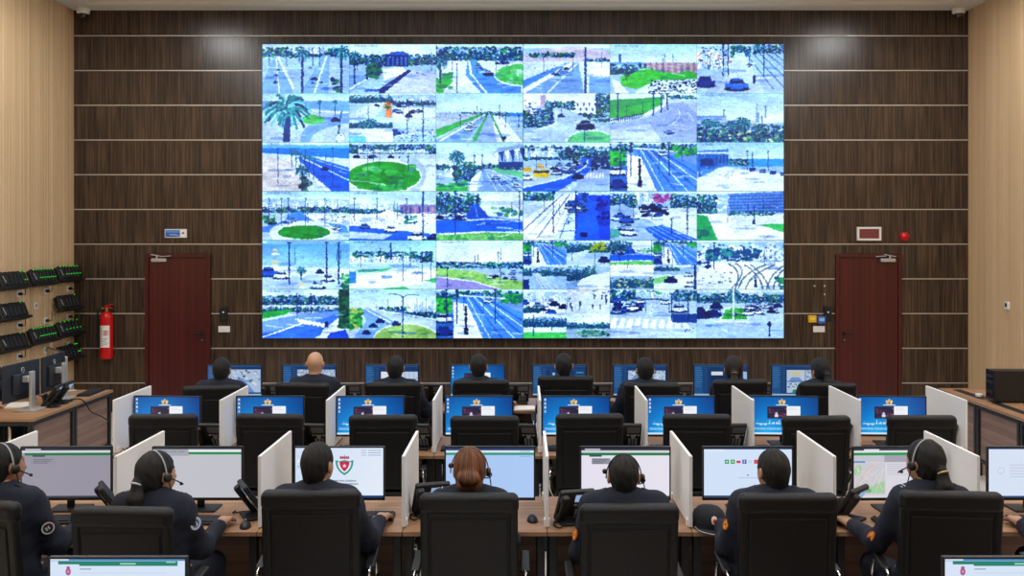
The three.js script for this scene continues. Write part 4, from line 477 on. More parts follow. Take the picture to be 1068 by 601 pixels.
const SM = {}; for (const k of Object.keys(T)) SM[k] = screenMat(T[k], SCREEN_POWER);
for (let k = 0; k < 7; k++) SM['ops' + k] = screenMat(opsScreen(k), 0.8);

const monitorGeo = {
  body: merge([bx(0.55, 0.326, 0.022, 0, 0.233, -0.002, 0.006), bx(0.34, 0.2, 0.03, 0, 0.215, -0.026, 0.012)]),
  bezel: merge([bx(0.55, 0.009, 0.006, 0, 0.3915, 0.0115, 0.002, 1), bx(0.55, 0.017, 0.006, 0, 0.0785, 0.0115, 0.002, 1), bx(0.009, 0.304, 0.006, -0.2705, 0.239, 0.0115, 0.002, 1), bx(0.009, 0.304, 0.006, 0.2705, 0.239, 0.0115, 0.002, 1)]),
  screen: new THREE.PlaneGeometry(0.532, 0.3).translate(0, 0.237, 0.0113),
  neck: merge([bx(0.045, 0.24, 0.014, 0, 0.13, -0.055, 0.004), bx(0.1, 0.07, 0.02, 0, 0.22, -0.046, 0.006)]),
  foot: bx(0.22, 0.012, 0.16, 0, 0.006, -0.05, 0.005),
};
function monitor(label, mat, pos, turn = 0, group, standMat = M.black) {
  const o = thing('monitor', label, 'monitor', pos, turn, group);
  part('housing', monitorGeo.body, M.monitorBack, o); part('bezel', monitorGeo.bezel, M.bezel, o);
  part('screen', monitorGeo.screen, mat, o); part('stand_neck', monitorGeo.neck, standMat, o); part('stand_foot', monitorGeo.foot, standMat, o);
  return o;
}

// ---------------------------------------------------------------- furniture
const ORD = ['first', 'second', 'third', 'fourth', 'fifth', 'sixth', 'seventh', 'eighth', 'ninth'];
const ROWNAME = { 1: 'far row', 2: 'middle row', 3: 'near row' };
const EDGE = { 1: 9.23, 2: 7.32, 3: 5.41, 4: 3.5 };          // distance of each row's front desk edge
const PITCH = 0.82, STATION0 = -2.73;
const stationX = k => STATION0 + PITCH * k;
const DESK_H = 0.75, DESK_D = 0.75;
const deskGeo = {
  top: bx(PITCH - 0.004, 0.026, DESK_D, 0, DESK_H - 0.013, -DESK_D / 2, 0.003),
  leg: merge([bx(0.045, DESK_H - 0.03, 0.045, 0, (DESK_H - 0.03) / 2, -0.07, 0.004, 1), bx(0.045, DESK_H - 0.03, 0.045, 0, (DESK_H - 0.03) / 2, -DESK_D + 0.06, 0.004, 1), bx(0.045, 0.045, DESK_D - 0.13, 0, DESK_H - 0.05, -DESK_D / 2, 0.004, 1)]),
  modesty: bx(PITCH - 0.11, 0.6, 0.018, 0, DESK_H - 0.37, -DESK_D + 0.08, 0.002),
  tray: bx(PITCH - 0.2, 0.06, 0.1, 0, DESK_H - 0.1, -DESK_D + 0.2, 0.006),
};
for (const r of [1, 2, 3, 4]) for (let k = 0; k < 8; k++) {
  if (r === 4 && k !== 1 && k !== 5 && k !== 6) continue;
  const o = thing('desk', r === 4 ? `brown wooden desk nearest the viewer, ${['', 'left', '', '', '', 'right', 'rightmost'][k]} one` : `brown wooden desk with black legs, ${ORD[k]} from left in the ${ROWNAME[r]}`, 'desk', [r === 4 ? [0, -1.6, 0, 0, 0, 1.5, 2.32][k] : stationX(k), 0, -EDGE[r]], 0, 'row desks');
  part('worktop', deskGeo.top, M.desk, o);
  for (const s of [-1, 1]) { const l = part('leg', deskGeo.leg, M.blackMetal, o); l.position.x = s * (PITCH / 2 - 0.035); }
  part('modesty_panel', deskGeo.modesty, M.panel, o); part('cable_tray', deskGeo.tray, M.blackMetal, o);
}
// white screens between the stations
const divGeo = { board: bx(0.018, 0.405, 0.73, 0, 0.2125, -0.365, 0.003), clamp: bx(0.034, 0.045, 0.05, 0, 0.0225, 0, 0.005) };
for (const r of [2, 3]) for (let k = -4; k <= (r === 2 ? 4 : 3); k++) {
  const o = thing('desk_divider', `white privacy divider, ${ORD[k + 4]} from left on the ${ROWNAME[r]} of desks`, 'divider', [(r === 2 ? 0.135 : 0.14) + PITCH * k, DESK_H, -(EDGE[r] + 0.055)], 0, 'white desk dividers');
  part('board', divGeo.board, M.divider, o);
  for (const z of [-0.06, -0.62]) { const c = part('clamp', divGeo.clamp, M.white, o); c.position.z = z; }
}
// side benches along both walls
function bench(x, s, z0, label, k) {                          // s: +1 faces +x, -1 faces -x
  const L = 0.86, W = 0.8, o = thing('side_desk', label, 'desk', [x, 0, z0 - L / 2], 0, 'side desks along the walls');
  part('worktop', bx(W, 0.028, L - 0.003, -s * W / 2, DESK_H - 0.014, 0, 0.003), M.desk, o);
  part('modesty_panel', bx(0.018, 0.5, L - 0.11, -s * 0.05, DESK_H - 0.33, 0, 0.002), M.panel, o);
  for (const e of [-1, 1]) part('leg', [bx(0.045, DESK_H - 0.028, 0.045, -s * 0.04, (DESK_H - 0.028) / 2, e * (L / 2 - 0.03), 0.004, 1), bx(0.045, DESK_H - 0.028, 0.045, -s * (W - 0.06), (DESK_H - 0.028) / 2, e * (L / 2 - 0.03), 0.004, 1), bx(W - 0.1, 0.04, 0.04, -s * W / 2, DESK_H - 0.05, e * (L / 2 - 0.03), 0.004, 1)], M.blackMetal, o);
  part('rail', bx(0.04, 0.045, L - 0.1, -s * 0.04, DESK_H - 0.051, 0, 0.004, 1), M.blackMetal, o);
  part('rail', bx(0.03, 0.03, L - 0.1, -s * 0.04, 0.155, 0, 0.004, 1), M.blackMetal, o);
  if (s < 0) part('cable_strip', bx(0.09, 0.006, L * 0.72, -s * 0.16, DESK_H + 0.001, 0, 0.002), M.blackMetal, o, 'black cable flap along the top');
  return o;
}
bench(-4.5, 1, -8.82, 'brown side desk by the left wall, nearer of the two', 0);
bench(-4.5, 1, -9.68, 'brown side desk by the left wall, below the chargers, farther of the two', 1);
bench(4.61, -1, -8.07, 'brown side desk by the right wall, nearest one at the frame edge', 2);
bench(4.61, -1, -8.93, 'brown side desk by the right wall under the computer tower', 3);
bench(4.61, -1, -9.79, 'brown side desk by the right wall, farthest one', 4);

// ---------------------------------------------------------------- chairs
const backCurve = (w, h, d, r, seg = 3) => { const g = bx(w, h, d, 0, 0, 0, r, seg); return g; };
const CH = {};
{
  const tilt = -0.10, lean = (g) => { g.rotateX(-tilt); g.translate(0, 0.52, 0.185); return g; };       // leans back, foot of the back at y 0.52
  CH.back = lean(merge([bx(0.5, 0.53, 0.05, 0, 0.28, 0.012, 0.022, 3)]));
  CH.border = lean(merge([bx(0.044, 0.49, 0.03, -0.228, 0.26, 0.03, 0.014, 3), bx(0.044, 0.49, 0.03, 0.228, 0.26, 0.03, 0.014, 3)]));
  CH.rear = lean(bx(0.4, 0.43, 0.022, 0, 0.245, 0.033, 0.01, 3));
  CH.roll = lean(merge([bx(0.51, 0.105, 0.085, 0, 0.53, 0.01, 0.036, 5)]));
  CH.lumbar = lean(merge([bx(0.42, 0.2, 0.05, 0, 0.14, -0.025, 0.022, 3), bx(0.42, 0.2, 0.05, 0, 0.35, -0.025, 0.022, 3)]));
  CH.seat = merge([bx(0.5, 0.09, 0.48, 0, 0.475, -0.03, 0.035, 4)]);
  CH.shell = bx(0.46, 0.025, 0.44, 0, 0.42, -0.02, 0.01);
  CH.lift = merge([cy(0.024, 0.024, 0.16, 0, 0.33, 0), cy(0.035, 0.035, 0.16, 0, 0.2, 0), bx(0.16, 0.04, 0.2, 0, 0.395, 0, 0.01)]);
  const arm = s => tube([[s * 0.255, 0.44, 0.1], [s * 0.285, 0.5, 0.1], [s * 0.29, 0.57, 0.13], [s * 0.29, 0.64, 0.19], [s * 0.288, 0.66, 0.13], [s * 0.288, 0.65, 0], [s * 0.288, 0.62, -0.1], [s * 0.288, 0.53, -0.14], [s * 0.28, 0.46, -0.1], [s * 0.25, 0.43, -0.05]], 0.011, 44, 8);
  CH.arms = [arm(-1), arm(1)];
  CH.pads = [-1, 1].map(s => bxr(0.05, 0.026, 0.24, 0.011, [0.13, 0, 0], [s * 0.288, 0.672, 0.03]));
  CH.starLegs = []; CH.casters = [];
  for (let k = 0; k < 5; k++) {
    const a = k / 5 * 2 * Math.PI + 0.3, g = bx(0.045, 0.03, 0.27, 0, 0, -0.155, 0.01); g.rotateX(-0.12); g.rotateY(a); g.translate(0, 0.11, 0); CH.starLegs.push(g);
    const w = merge([cy(0.028, 0.028, 0.016, -0.013, 0.028, -0.28, 16, [0, 0, Math.PI / 2]), cy(0.028, 0.028, 0.016, 0.013, 0.028, -0.28, 16, [0, 0, Math.PI / 2]), cy(0.008, 0.008, 0.05, 0, 0.06, -0.28, 8)]); w.rotateY(a); CH.casters.push(w);
  }
}
function chair(label, x, d, turn = 0, dy = 0, group) {       // d: distance of the back's rear face from the camera
  const o = thing('office_chair', label, 'chair', [x, 0, -(d + 0.27)], turn, group);
  const up = m => { m.position.y = dy; return m; };
  up(part('seat', CH.seat, M.leather, o)); up(part('seat_shell', CH.shell, M.black, o));
  const b = up(part('backrest', CH.back, M.leather, o));
  part('rear_panel', CH.rear, M.leather, b); part('side_border', CH.border, M.leather, b); part('top_roll', CH.roll, M.leather, b); part('cushion', CH.lumbar, M.leather, b);
  CH.arms.forEach((g, i) => { const a = up(part('armrest', g, M.chrome, o, 'chrome armrest loop')); part('arm_pad', CH.pads[i], M.black, a); });
  part('gas_lift', CH.lift, M.black, o);
  CH.starLegs.forEach((g, i) => { const l = part('base_leg', g, M.chrome, o); part('caster', CH.casters[i], M.rubber, l); });
  return o;
}
// empty chairs of the middle row
[[-2.69, 7.13, 0.05], [-1.88, 7.14, -0.03], [-1.04, 7.1, 0.02], [-0.28, 7.06, 0], [0.493, 7.14, 0.03], [1.31, 7.13, -0.04], [2.16, 7.06, 0.03], [2.96, 7.08, -0.02]]
  .forEach(([x, d, t], k) => chair(`empty black leather office chair, ${ORD[k]} from left in the middle row`, x, d, t, 0, 'empty chairs of the middle row'));
const ROW1_CHAIR = [[-2.86, 8.66, 0.16, -0.02], [-1.98, 8.7, -0.1, 0], [-1.19, 8.72, 0.04, 0], [-0.385, 8.75, 0.02, 0.02], [0.394, 8.78, 0, 0.05], [1.2, 8.7, -0.08, 0], [1.97, 8.75, 0.08, 0.02], [2.81, 8.7, -0.14, 0]];
ROW1_CHAIR.forEach(([x, d, t, dy], k) => chair(`black leather office chair with a seated officer, ${ORD[k]} from left in the far row`, x, d, t, dy, 'occupied chairs of the far row'));
const ROW3_CHAIR = [[-2.68, 4.78, -0.25, 0], [-1.965, 4.72, -0.05, -0.02], [-1.1, 4.93, 0.03, 0.01], [-0.274, 4.9, 0, 0], [0.54, 4.88, 0.02, -0.05], [1.36, 4.9, 0, 0], [2.205, 4.86, -0.1, 0.02], [3.02, 4.9, 0.1, 0]];
ROW3_CHAIR.forEach(([x, d, t, dy], k) => chair(`black leather office chair with a seated officer, ${ORD[k]} from left in the near row`, x, d, t, dy, 'occupied chairs of the near row'));
chair('black office chair behind the left side desk, nearer one', -5.85, 9.05, -Math.PI / 2, 0, 'side desk chairs').position.set(-5.72, 0, -9.3);
chair('black office chair behind the left side desk, farther one', -5.85, 9.9, -Math.PI / 2, 0, 'side desk chairs').position.set(-5.72, 0, -10.02);

// ---------------------------------------------------------------- monitors
const at = (x, d) => [x, DESK_H, -d];
[[-2.89, 'ops0', 'dark dashboard with a street view'], [-2.14, 'ops1', 'dark dashboard with four street views'], [-1.31, 'ops2', 'dark dashboard beside a pale map'], [-0.45, 'wallpaper', 'blue wallpaper with a gold crown'], [0.37, 'ops3', 'dark blue status columns'], [1.18, 'ops4', 'dark dashboard with three street pictures'], [1.99, 'ops5', 'dark panel with a white bar'], [2.77, 'ops6', 'grey and yellow street pictures']]
  .forEach(([x, m, t], k) => monitor(`monitor showing ${t}, ${ORD[k]} from left in the far row`, SM[m], at(x, 9.63), rr(-0.04, 0.04), 'monitors of the far row'));
[[-2.85, -0.06], [-2.025, 0], [-1.22, 0.02], [-0.35, 0], [0.43, 0], [1.27, 0], [2.1, -0.05], [2.96, -0.05]]
  .forEach(([x, t], k) => monitor(`monitor with blue wallpaper and gold crown, ${ORD[k]} from left in the middle row`, SM.wallpaper, at(x, 7.7), t, 'monitors of the middle row'));
[[-2.765, 'form1', 'greyish lilac form page with a green bar', 0.02], [-1.97, 'form2', 'light grey page with a short green bar', 0], [-1.11, 'shield', 'green and red shield emblem on white', 0], [-0.198, 'form4', 'plain light blue page with a green bar', 0], [0.623, 'form5', 'pale lilac page with a green bar', 0], [1.365, 'icons', 'row of small app icons on pale blue', 0], [2.27, 'map', 'green and grey street map', 0.03], [3.09, 'pale', 'faint grey emblem on pale blue', 0]]
  .forEach(([x, m, t, turn]) => monitor(`monitor in the near row showing a ${t}`, SM[m], at(x, 5.82), turn, 'monitors of the near row'));
monitor('monitor at the bottom left edge, white page with green header', SM.crest, at(-1.6, 3.8), 0, 'monitors nearest the viewer');
monitor('monitor at the bottom right edge, white page with green header', SM.crest, at(1.935, 3.8), 0, 'monitors nearest the viewer');
// side desk monitors, seen from behind
const offMat = M.glassDark;
[[-4.86, -9.3, -Math.PI / 2 - 0.05, 'on the left side desk seen from behind, nearer one'], [-4.86, -9.93, -Math.PI / 2 + 0.1, 'on the left side desk seen from behind, farther one with bluish back'], [-5.07, -10.4, -0.86, 'turned sideways at the far end of the left side desk']]
  .forEach(([x, z, t, l], k) => {
    const o = thing('monitor', `dark monitor ${l}`, 'monitor', [x, DESK_H, z], t, 'side desk monitors');
    part('housing', merge([bx(0.615, 0.362, 0.02, 0, 0.28, 0, 0.006), bx(0.36, 0.2, 0.03, 0, 0.26, -0.022, 0.012)]), M.monitorBack, o);
    part('screen', new THREE.PlaneGeometry(0.59, 0.335).translate(0, 0.283, 0.0106), offMat, o);
    part('stand_neck', [bx(0.07, 0.37, 0.03, 0, 0.19, -0.105, 0.008), bx(0.09, 0.06, 0.07, 0, 0.3, -0.06, 0.008)], M.silver, o, 'silver stand post');
    part('stand_foot', bx(0.24, 0.014, 0.2, 0, 0.007, -0.09, 0.006), M.silver, o);
    part('back_badge', new THREE.TorusGeometry(0.024, 0.003, 8, 28).rotateY(Math.PI).translate(0, 0.385, -0.0125), M.silver, o, 'round silver ring badge');
    { const [c, g] = canvas(128, 128); g.fillStyle = '#22252c'; g.fillRect(0, 0, 128, 128); g.fillStyle = '#c9ccd2'; g.font = 'bold 42px sans-serif'; g.textAlign = 'center'; g.fillText('DELL', 64, 79); part('badge_print', new THREE.CircleGeometry(0.022, 24).rotateY(Math.PI).translate(0, 0.385, -0.0108), printMat(canvasTex(c)), o); }
  });

// ---------------------------------------------------------------- things on the desks
const keyGeo = (() => { const b = bx(0.44, 0.018, 0.14, 0, 0.009, 0, 0.006); const keys = []; for (let r = 0; r < 6; r++) for (let k = 0; k < 21; k++) { if (r === 0 && (k === 1 || k === 6)) continue; keys.push(bx(0.0165, 0.009, 0.0165, -0.2 + k * 0.02, 0.021, -0.054 + r * 0.0205)); } return [b, merge(keys)]; })();
function keyboard(label, x, d, turn = 0) { const o = thing('keyboard', label, 'keyboard', at(x, d), turn, 'desk keyboards'); part('case', keyGeo[0], M.black, o); part('keys', keyGeo[1], M.key, o).userData.kind = 'stuff'; return o; }
const mouseGeo = (() => { const g = new THREE.SphereGeometry(1, 20, 12, 0, Math.PI * 2, 0, Math.PI / 2); g.scale(0.032, 0.036, 0.056); return g; })();
function mouse(label, x, d, turn = 0) {
  const o = thing('computer_mouse', label, 'mouse', at(x, d), turn, 'desk mice'); part('shell', mouseGeo, M.black, o); part('wheel', cy(0.009, 0.009, 0.007, 0, 0.03, -0.03, 14, [0, 0, Math.PI / 2]), M.grey, o);
  part('cable', tube([[0, 0.012, -0.052], [0.006, 0.005, -0.07], [-0.008, 0.004, -0.09], [0.0, 0.004, -0.105]], 0.002, 20, 6), M.rubber, o); return o;
}
const phoneGeo = (() => {
  const tiltG = g => { g.rotateX(0.62); g.translate(0, 0.11, 0); return g; };
  const keys = []; for (let r = 0; r < 4; r++) for (let k = 0; k < 3; k++) keys.push(bx(0.018, 0.012, 0.008, 0.012 + k * 0.026, -0.028 - r * 0.02, 0.02, 0.003, 1));
  for (let k = 0; k < 4; k++) keys.push(bx(0.018, 0.01, 0.008, 0.0 + k * 0.027, 0.016, 0.02, 0.003, 1));
  return {
    body: merge([tiltG(bx(0.21, 0.24, 0.032, 0, 0, 0, 0.012)), bx(0.18, 0.018, 0.15, 0, 0.009, -0.01, 0.006), bxr(0.14, 0.12, 0.02, 0.006, [-0.25, 0, 0], [0, 0.06, -0.06])]),
    hand: tiltG(merge([bx(0.046, 0.2, 0.03, -0.075, 0.0, 0.04, 0.014, 3), bx(0.05, 0.058, 0.05, -0.075, 0.078, 0.028, 0.016, 3), bx(0.05, 0.058, 0.05, -0.075, -0.078, 0.028, 0.016, 3)])),
    lcd: tiltG(bx(0.1, 0.06, 0.006, 0.04, 0.07, 0.017, 0.003)), frame: tiltG(bx(0.115, 0.075, 0.006, 0.04, 0.07, 0.0155, 0.003)), keys: tiltG(merge(keys)), nav: tiltG(cy(0.016, 0.016, 0.008, 0.04, -0.004, 0.02, 18, [Math.PI / 2, 0, 0])),
  };
})();
const lcdOff = std({ color: 0x5c626c, roughness: 0.3 });
const lcdMat = std({ color: 0x223, emissive: 0xa9c4ee, emissiveIntensity: 0.7 });
function phone(label, x, d, turn = 0, lit = true) {
  const o = thing('desk_phone', label, 'telephone', at(x, d), turn, 'desk telephones');
  part('base', phoneGeo.body, M.blackMetal, o); part('handset', phoneGeo.hand, M.black, o);
  const f = part('display_bezel', phoneGeo.frame, M.black, o); part('phone_display', phoneGeo.lcd, lit ? lcdMat : lcdOff, f, lit ? 'lit pale blue display' : 'grey display');
  part('keypad', phoneGeo.keys, M.grey, o); part('navigation_key', phoneGeo.nav, M.silver, o);
  part('cord', tube([[-0.075, 0.03, 0.09], [-0.11, 0.01, 0.1], [-0.13, 0.006, 0.03], [-0.1, 0.006, -0.05]], 0.004, 24, 6), M.rubber, o);
  return o;
}
// near row
keyboard('black keyboard under the lilac form monitor', -2.8, 5.6, 0.05); keyboard('black keyboard before the light grey page monitor', -1.93, 5.6, -0.05); keyboard('slim black keyboard right of the shield emblem monitor', -0.98, 5.68, 0.02);
keyboard('black keyboard before the plain light blue page', -0.27, 5.58); keyboard('black keyboard before the pale lilac page', 0.64, 5.62); keyboard('black keyboard between cap and seated officer', 1.32, 5.58, 0.06); keyboard('black keyboard before the street map', 2.27, 5.58); keyboard('black keyboard at the right edge of the near row', 3.06, 5.6);
mouse('black mouse beside the phone right of the ponytailed officer', -1.59, 5.5, 0.2); mouse('small black mouse next to the second near row divider', -1.51 + 0.0, 5.62, -0.4).position.x = -1.49 + 0.05;
mouse('black mouse right of the officer with a hair bun', 0.058, 5.62, 0.1);
phone('desk phone left of the ponytailed officer on the left', -2.42, 5.66, -1.15); phone('desk phone beside the mice, handset towards the viewer', -1.6, 5.7, -1.1); phone('desk phone with lit display left of the hair bun officer', -0.55, 5.74, 0.3); phone('desk phone with lit display left of the pale lilac page', 0.3, 5.58, 0.25); phone('desk phone left of the street map monitor', 1.915, 5.62, 0.8);
{ const o = thing('pen', 'white and red pen lying on the desk beside the officer at the left edge', 'pen', at(-2.52, 5.47), 0.7); part('barrel', cy(0.006, 0.006, 0.11, 0, 0.0065, 0, 10, [Math.PI / 2, 0, 0]), M.white, o); part('pen_cap', cy(0.0064, 0.0064, 0.035, 0, 0.0066, -0.06, 10, [Math.PI / 2, 0, 0]), M.red, o); }
// middle row
for (let k = 0; k < 8; k++) {
  const x = stationX(k);
  keyboard(`black keyboard, ${ORD[k]} from left in the middle row`, x + (k === 6 ? -0.16 : -0.15), 7.53, rr(-0.05, 0.05));
  phone(`desk phone, ${ORD[k]} from left in the middle row`, [-2.455, -1.64, -0.82, 0.01, 0.83, 1.65, 2.475, 3.3][k], 7.56, rr(-0.15, 0.05), false);
  mouse(`black mouse, ${ORD[k]} from left in the middle row`, x + 0.15, 7.385, rr(-0.2, 0.2));
}
// far row
for (let k = 0; k < 8; k++) {
  const x = stationX(k);
  keyboard(`black keyboard, ${ORD[k]} from left in the far row`, x - 0.06, 9.43, rr(-0.05, 0.05));
  phone(`desk phone, ${ORD[k]} from left in the far row`, [-2.515, -1.725, -0.88, -0.04, 0.775, 1.585, 2.38, 3.18][k], 9.64, rr(-0.1, 0.1), false);
}
{
  const sheet = new THREE.Shape(); sheet.moveTo(-0.105, -0.148); sheet.lineTo(0.105, -0.148); sheet.lineTo(0.105, 0.148); sheet.lineTo(-0.105, 0.148);
  const pg = new THREE.ExtrudeGeometry(sheet, { depth: 0.006, bevelEnabled: false }).rotateX(-Math.PI / 2);
  [[-2.48, 9.38, 'beside the first monitor of the far row'], [-1.7, 9.37, 'between second and third monitor of the far row'], [-0.02, 9.37, 'right of the crown monitor in the far row'], [2.42, 9.37, 'beside the last monitor of the far row'], [2.6, 7.9, 'under the last monitor of the middle row'], [-2.2, 7.95, 'by the first divider of the middle row']].forEach(([x, d, l], k) => {
    const o = thing('paper_stack', `white papers lying ${l}`, 'papers', at(x, d), 0, 'paper stacks'); const a = part('sheets', pg, M.paper, o); a.rotation.y = 1.5 + 0.1 * k; });
}
// peaked cap on the near row
{
  const o = thing('peaked_cap', 'dark navy peaked cap with red badge lying beside the sixth near row station', 'cap', at(1.072, 5.52), 0.1);
  const cap = lathe([[0.098, 0], [0.101, 0.03], [0.1, 0.055], [0.09, 0.085], [0.066, 0.108], [0.03, 0.118], [0, 0.12]], 36); cap.scale(0.95, 1, 1.1);
  const mcap = std({ color: 0x11151f, roughness: 0.85, bumpMap: rep(texCloth, 4, 4), bumpScale: 0.001 });
  part('crown_cloth', cap, mcap, o);
  const vis = new THREE.Shape(); vis.absarc(0, 0, 0.102, Math.PI * 1.08, Math.PI * 1.92, false); vis.quadraticCurveTo(0.1, -0.13, 0.0, -0.175); vis.quadraticCurveTo(-0.1, -0.13, -0.098, -0.025);
  const vg = new THREE.ExtrudeGeometry(vis, { depth: 0.004, bevelEnabled: true, bevelSize: 0.002, bevelThickness: 0.002, bevelSegments: 2, curveSegments: 20 }).rotateX(Math.PI / 2).scale(0.98, 1, -1);
  const vflip = vg.translate(0, 0.009, 0); const v2 = vflip.clone(); { const p = v2.attributes.position; for (let i = 0; i < p.count; i++) p.setZ(i, Math.abs(p.getZ(i))); v2.computeVertexNormals(); }
  part('peak', v2, mcap, o);
  part('peak_piping', tube([[-0.094, 0.012, 0.04], [-0.085, 0.008, 0.11], [-0.045, 0.006, 0.16], [0, 0.005, 0.178], [0.045, 0.006, 0.16], [0.085, 0.008, 0.11], [0.094, 0.012, 0.04]], 0.0025, 30, 6), M.silver, o, 'silver piping along the peak');
  const badge = part('badge', new THREE.CapsuleGeometry(0.017, 0.014, 4, 14).scale(1, 1, 0.35).rotateX(-0.25).translate(0, 0.062, 0.108), std({ color: 0xd9c9b8, roughness: 0.5 }), o, 'pale oval badge with a red centre');
  part('badge_centre', new THREE.SphereGeometry(0.01, 12, 8).scale(1, 1.2, 0.5).translate(0, 0.06, 0.114), M.red, badge);
}
// computer tower and small adapter on the right side desk
{
  const o = thing('computer_tower', 'black desktop computer tower on the right side desk', 'computer', [4.97, DESK_H + 0.008, -9.74], 0);
  part('case', bx(0.42, 0.31, 0.17, 0, 0.165, 0, 0.006), std({ color: 0x15161a, roughness: 0.45 }), o);
  part('front_bezel', bx(0.02, 0.315, 0.172, -0.215, 0.165, 0, 0.006), std({ color: 0x0f1424, roughness: 0.18 }), o, 'glossy dark front bezel');
  for (const y of [0.1, 0.2, 0.26]) part('drive_slot', bx(0.008, 0.03, 0.14, -0.226, y, 0, 0.002), M.black, o);
  for (const a of [-0.16, 0.16]) part('foot', bx(0.03, 0.014, 0.15, a, 0.005, 0, 0.003), M.rubber, o);
  const p = thing('power_adapter', 'small white plug adapter on the right side desk beside the tower', 'adapter', [4.78, DESK_H + 0.004, -10.03], 0.4);
  part('adapter_body', bx(0.05, 0.035, 0.07, 0, 0.018, 0, 0.01, 3), M.white, p); part('lead', tube([[0.01, 0.01, 0.03], [0.03, 0.006, 0.1], [0.06, 0.006, 0.16], [0.09, 0.01, 0.2]], 0.004, 16, 6), M.rubber, p);
}
// clutter on the left side desk
{
  phone('desk phone on the left side desk, nearer one', -4.66, 9.5, 1.75); phone('desk phone on the left side desk, middle one', -4.66, 9.71, 1.6);
  const kb = keyboard('black keyboard on the far end of the left side desk', -4.63, 10.29, Math.PI / 2 + 0.05);
  const o = thing('paper_stack', 'white papers lying on the left side desk under the near monitor', 'papers', [-5.0, DESK_H, -9.52], 0.3, 'paper stacks');
  part('sheets', bx(0.21, 0.012, 0.3, 0, 0.006, 0), M.paper, o);
  const c = thing('hanging_cable', 'black cable hanging down the front of the left side desk', 'cable'); part('cable_sheath', tube([[-4.62, 0.765, -9.78], [-4.53, 0.772, -9.8], [-4.488, 0.74, -9.82], [-4.484, 0.62, -9.95], [-4.484, 0.52, -10.2], [-4.484, 0.42, -10.42]], 0.006, 40, 6), M.rubber, c);
  const f = thing('cable_coil', 'tangle of black cables on the floor beside the left side desk', 'cable', [-4.5, 0, -10.8]); 
  const pts = []; for (let k = 0; k < 26; k++) pts.push([0.16 * Math.cos(k * 0.9) * (1 - k * 0.015) + (k % 3) * 0.03, 0.01 + k * 0.012 + (k % 4) * 0.02, 0.12 * Math.sin(k * 0.9)]);
  part('cable_sheath', tube(pts, 0.006, 160, 6), M.rubber, f);
}
// radio chargers and sockets on the left wall
{
  const faceGeo = { body: merge([bx(0.6, 0.19, 0.06, 0, 0.01, 0.02, 0.012), bx(0.62, 0.03, 0.1, 0, -0.085, 0.03, 0.008)]), slots: [], back: bx(0.3, 0.1, 0.05, 0, 0, -0.03, 0.004) };
  const slots = []; for (let k = 0; k < 6; k++) slots.push(bx(0.076, 0.15, 0.03, -0.235 + k * 0.094, 0.02, 0.045, 0.008), bx(0.05, 0.022, 0.04, -0.235 + k * 0.094, 0.108, 0.03, 0.006, 1));
  const slotGeo = merge(slots);
  const led = (n, x0, x1, y, z) => merge(Array.from({ length: n }, (_, k) => bx(0.02, 0.01, 0.008, lerp(x0, x1, k / Math.max(1, n - 1)), y, z)));
  const spots = [[1.89, -11.53, 2, 'top', 'nearest'], [1.515, -11.53, 1, 'middle', 'nearest'], [1.14, -11.53, 1, 'bottom', 'nearest'], [1.9, -12.24, 8, 'top', 'middle'], [1.16, -12.24, 8, 'lower', 'middle'], [1.92, -12.94, 7, 'top', 'farthest'], [1.53, -12.94, 1, 'second', 'farthest'], [1.18, -12.94, 5, 'third', 'farthest'], [0.85, -12.94, 3, 'lowest', 'farthest']];
  for (const [y, z, n, a, b] of spots) {
    const o = thing('radio_charger', `black radio charger with green lights, ${a} in the ${b} wall column`, 'charger', [XL + 0.07, y, z], Math.PI / 2, 'wall radio chargers');
    const tiltG = g => { g = g.clone(); g.rotateX(-0.35); return g; };
    part('charger_body', tiltG(faceGeo.body), M.black, o); part('charging_slots', tiltG(slotGeo), M.blackMetal, o); part('wall_bracket', faceGeo.back, M.blackMetal, o);
    part('indicator_led_row', tiltG(led(n, n > 4 ? -0.2 : 0.2, 0.27, 0.108, 0.05)), M.led, o, 'row of green indicator lights');
    if (n > 1) part('indicator_led_row', tiltG(led(n, n > 4 ? -0.12 : 0.22, 0.27, 0.0, 0.062)), M.led, o, 'row of green indicator lights');
    part('name_strip', tiltG(bxr(0.014, 0.09, 0.006, 0.001, [0, 0, 0.25], [-0.25, 0.02, 0.067])), M.silver, o, 'pale strip near one end');
  }
  const plug = (y, z, withPlug, lab) => {
    const o = thing('wall_socket', lab, 'socket', [XL, y, z], Math.PI / 2, 'wall sockets'); part('plate', bx(0.085, 0.085, 0.012, 0, 0, 0.006, 0.004), M.white, o);
    if (withPlug) { const p = part('plug', [cy(0.02, 0.017, 0.04, 0, 0, 0.03, 16, [Math.PI / 2, 0, 0])], M.black, o); part('lead', tube([[0, 0, 0.05], [0.03, -0.01, 0.07], [0.06, 0.03, 0.06], [0.07, 0.12, 0.05]], 0.005, 16, 6), M.black, p); }
    else part('insert', bx(0.04, 0.04, 0.006, 0, 0, 0.013, 0.002), M.grey, o);
  };
  const cn = ['nearest', 'middle', 'farthest'];
  [-11.82, -12.49, -13.12].forEach((z, c) => [1.73, 1.345, 0.96].forEach((y, r) => plug(y, z, !(c === 1 && r === 2), `white wall socket, ${['upper', 'middle', 'lower'][r]} one in the ${cn[c]} column among the chargers`)));
  plug(1.555, -12.24, false, 'small white data outlet between the nearest and middle charger columns');
}

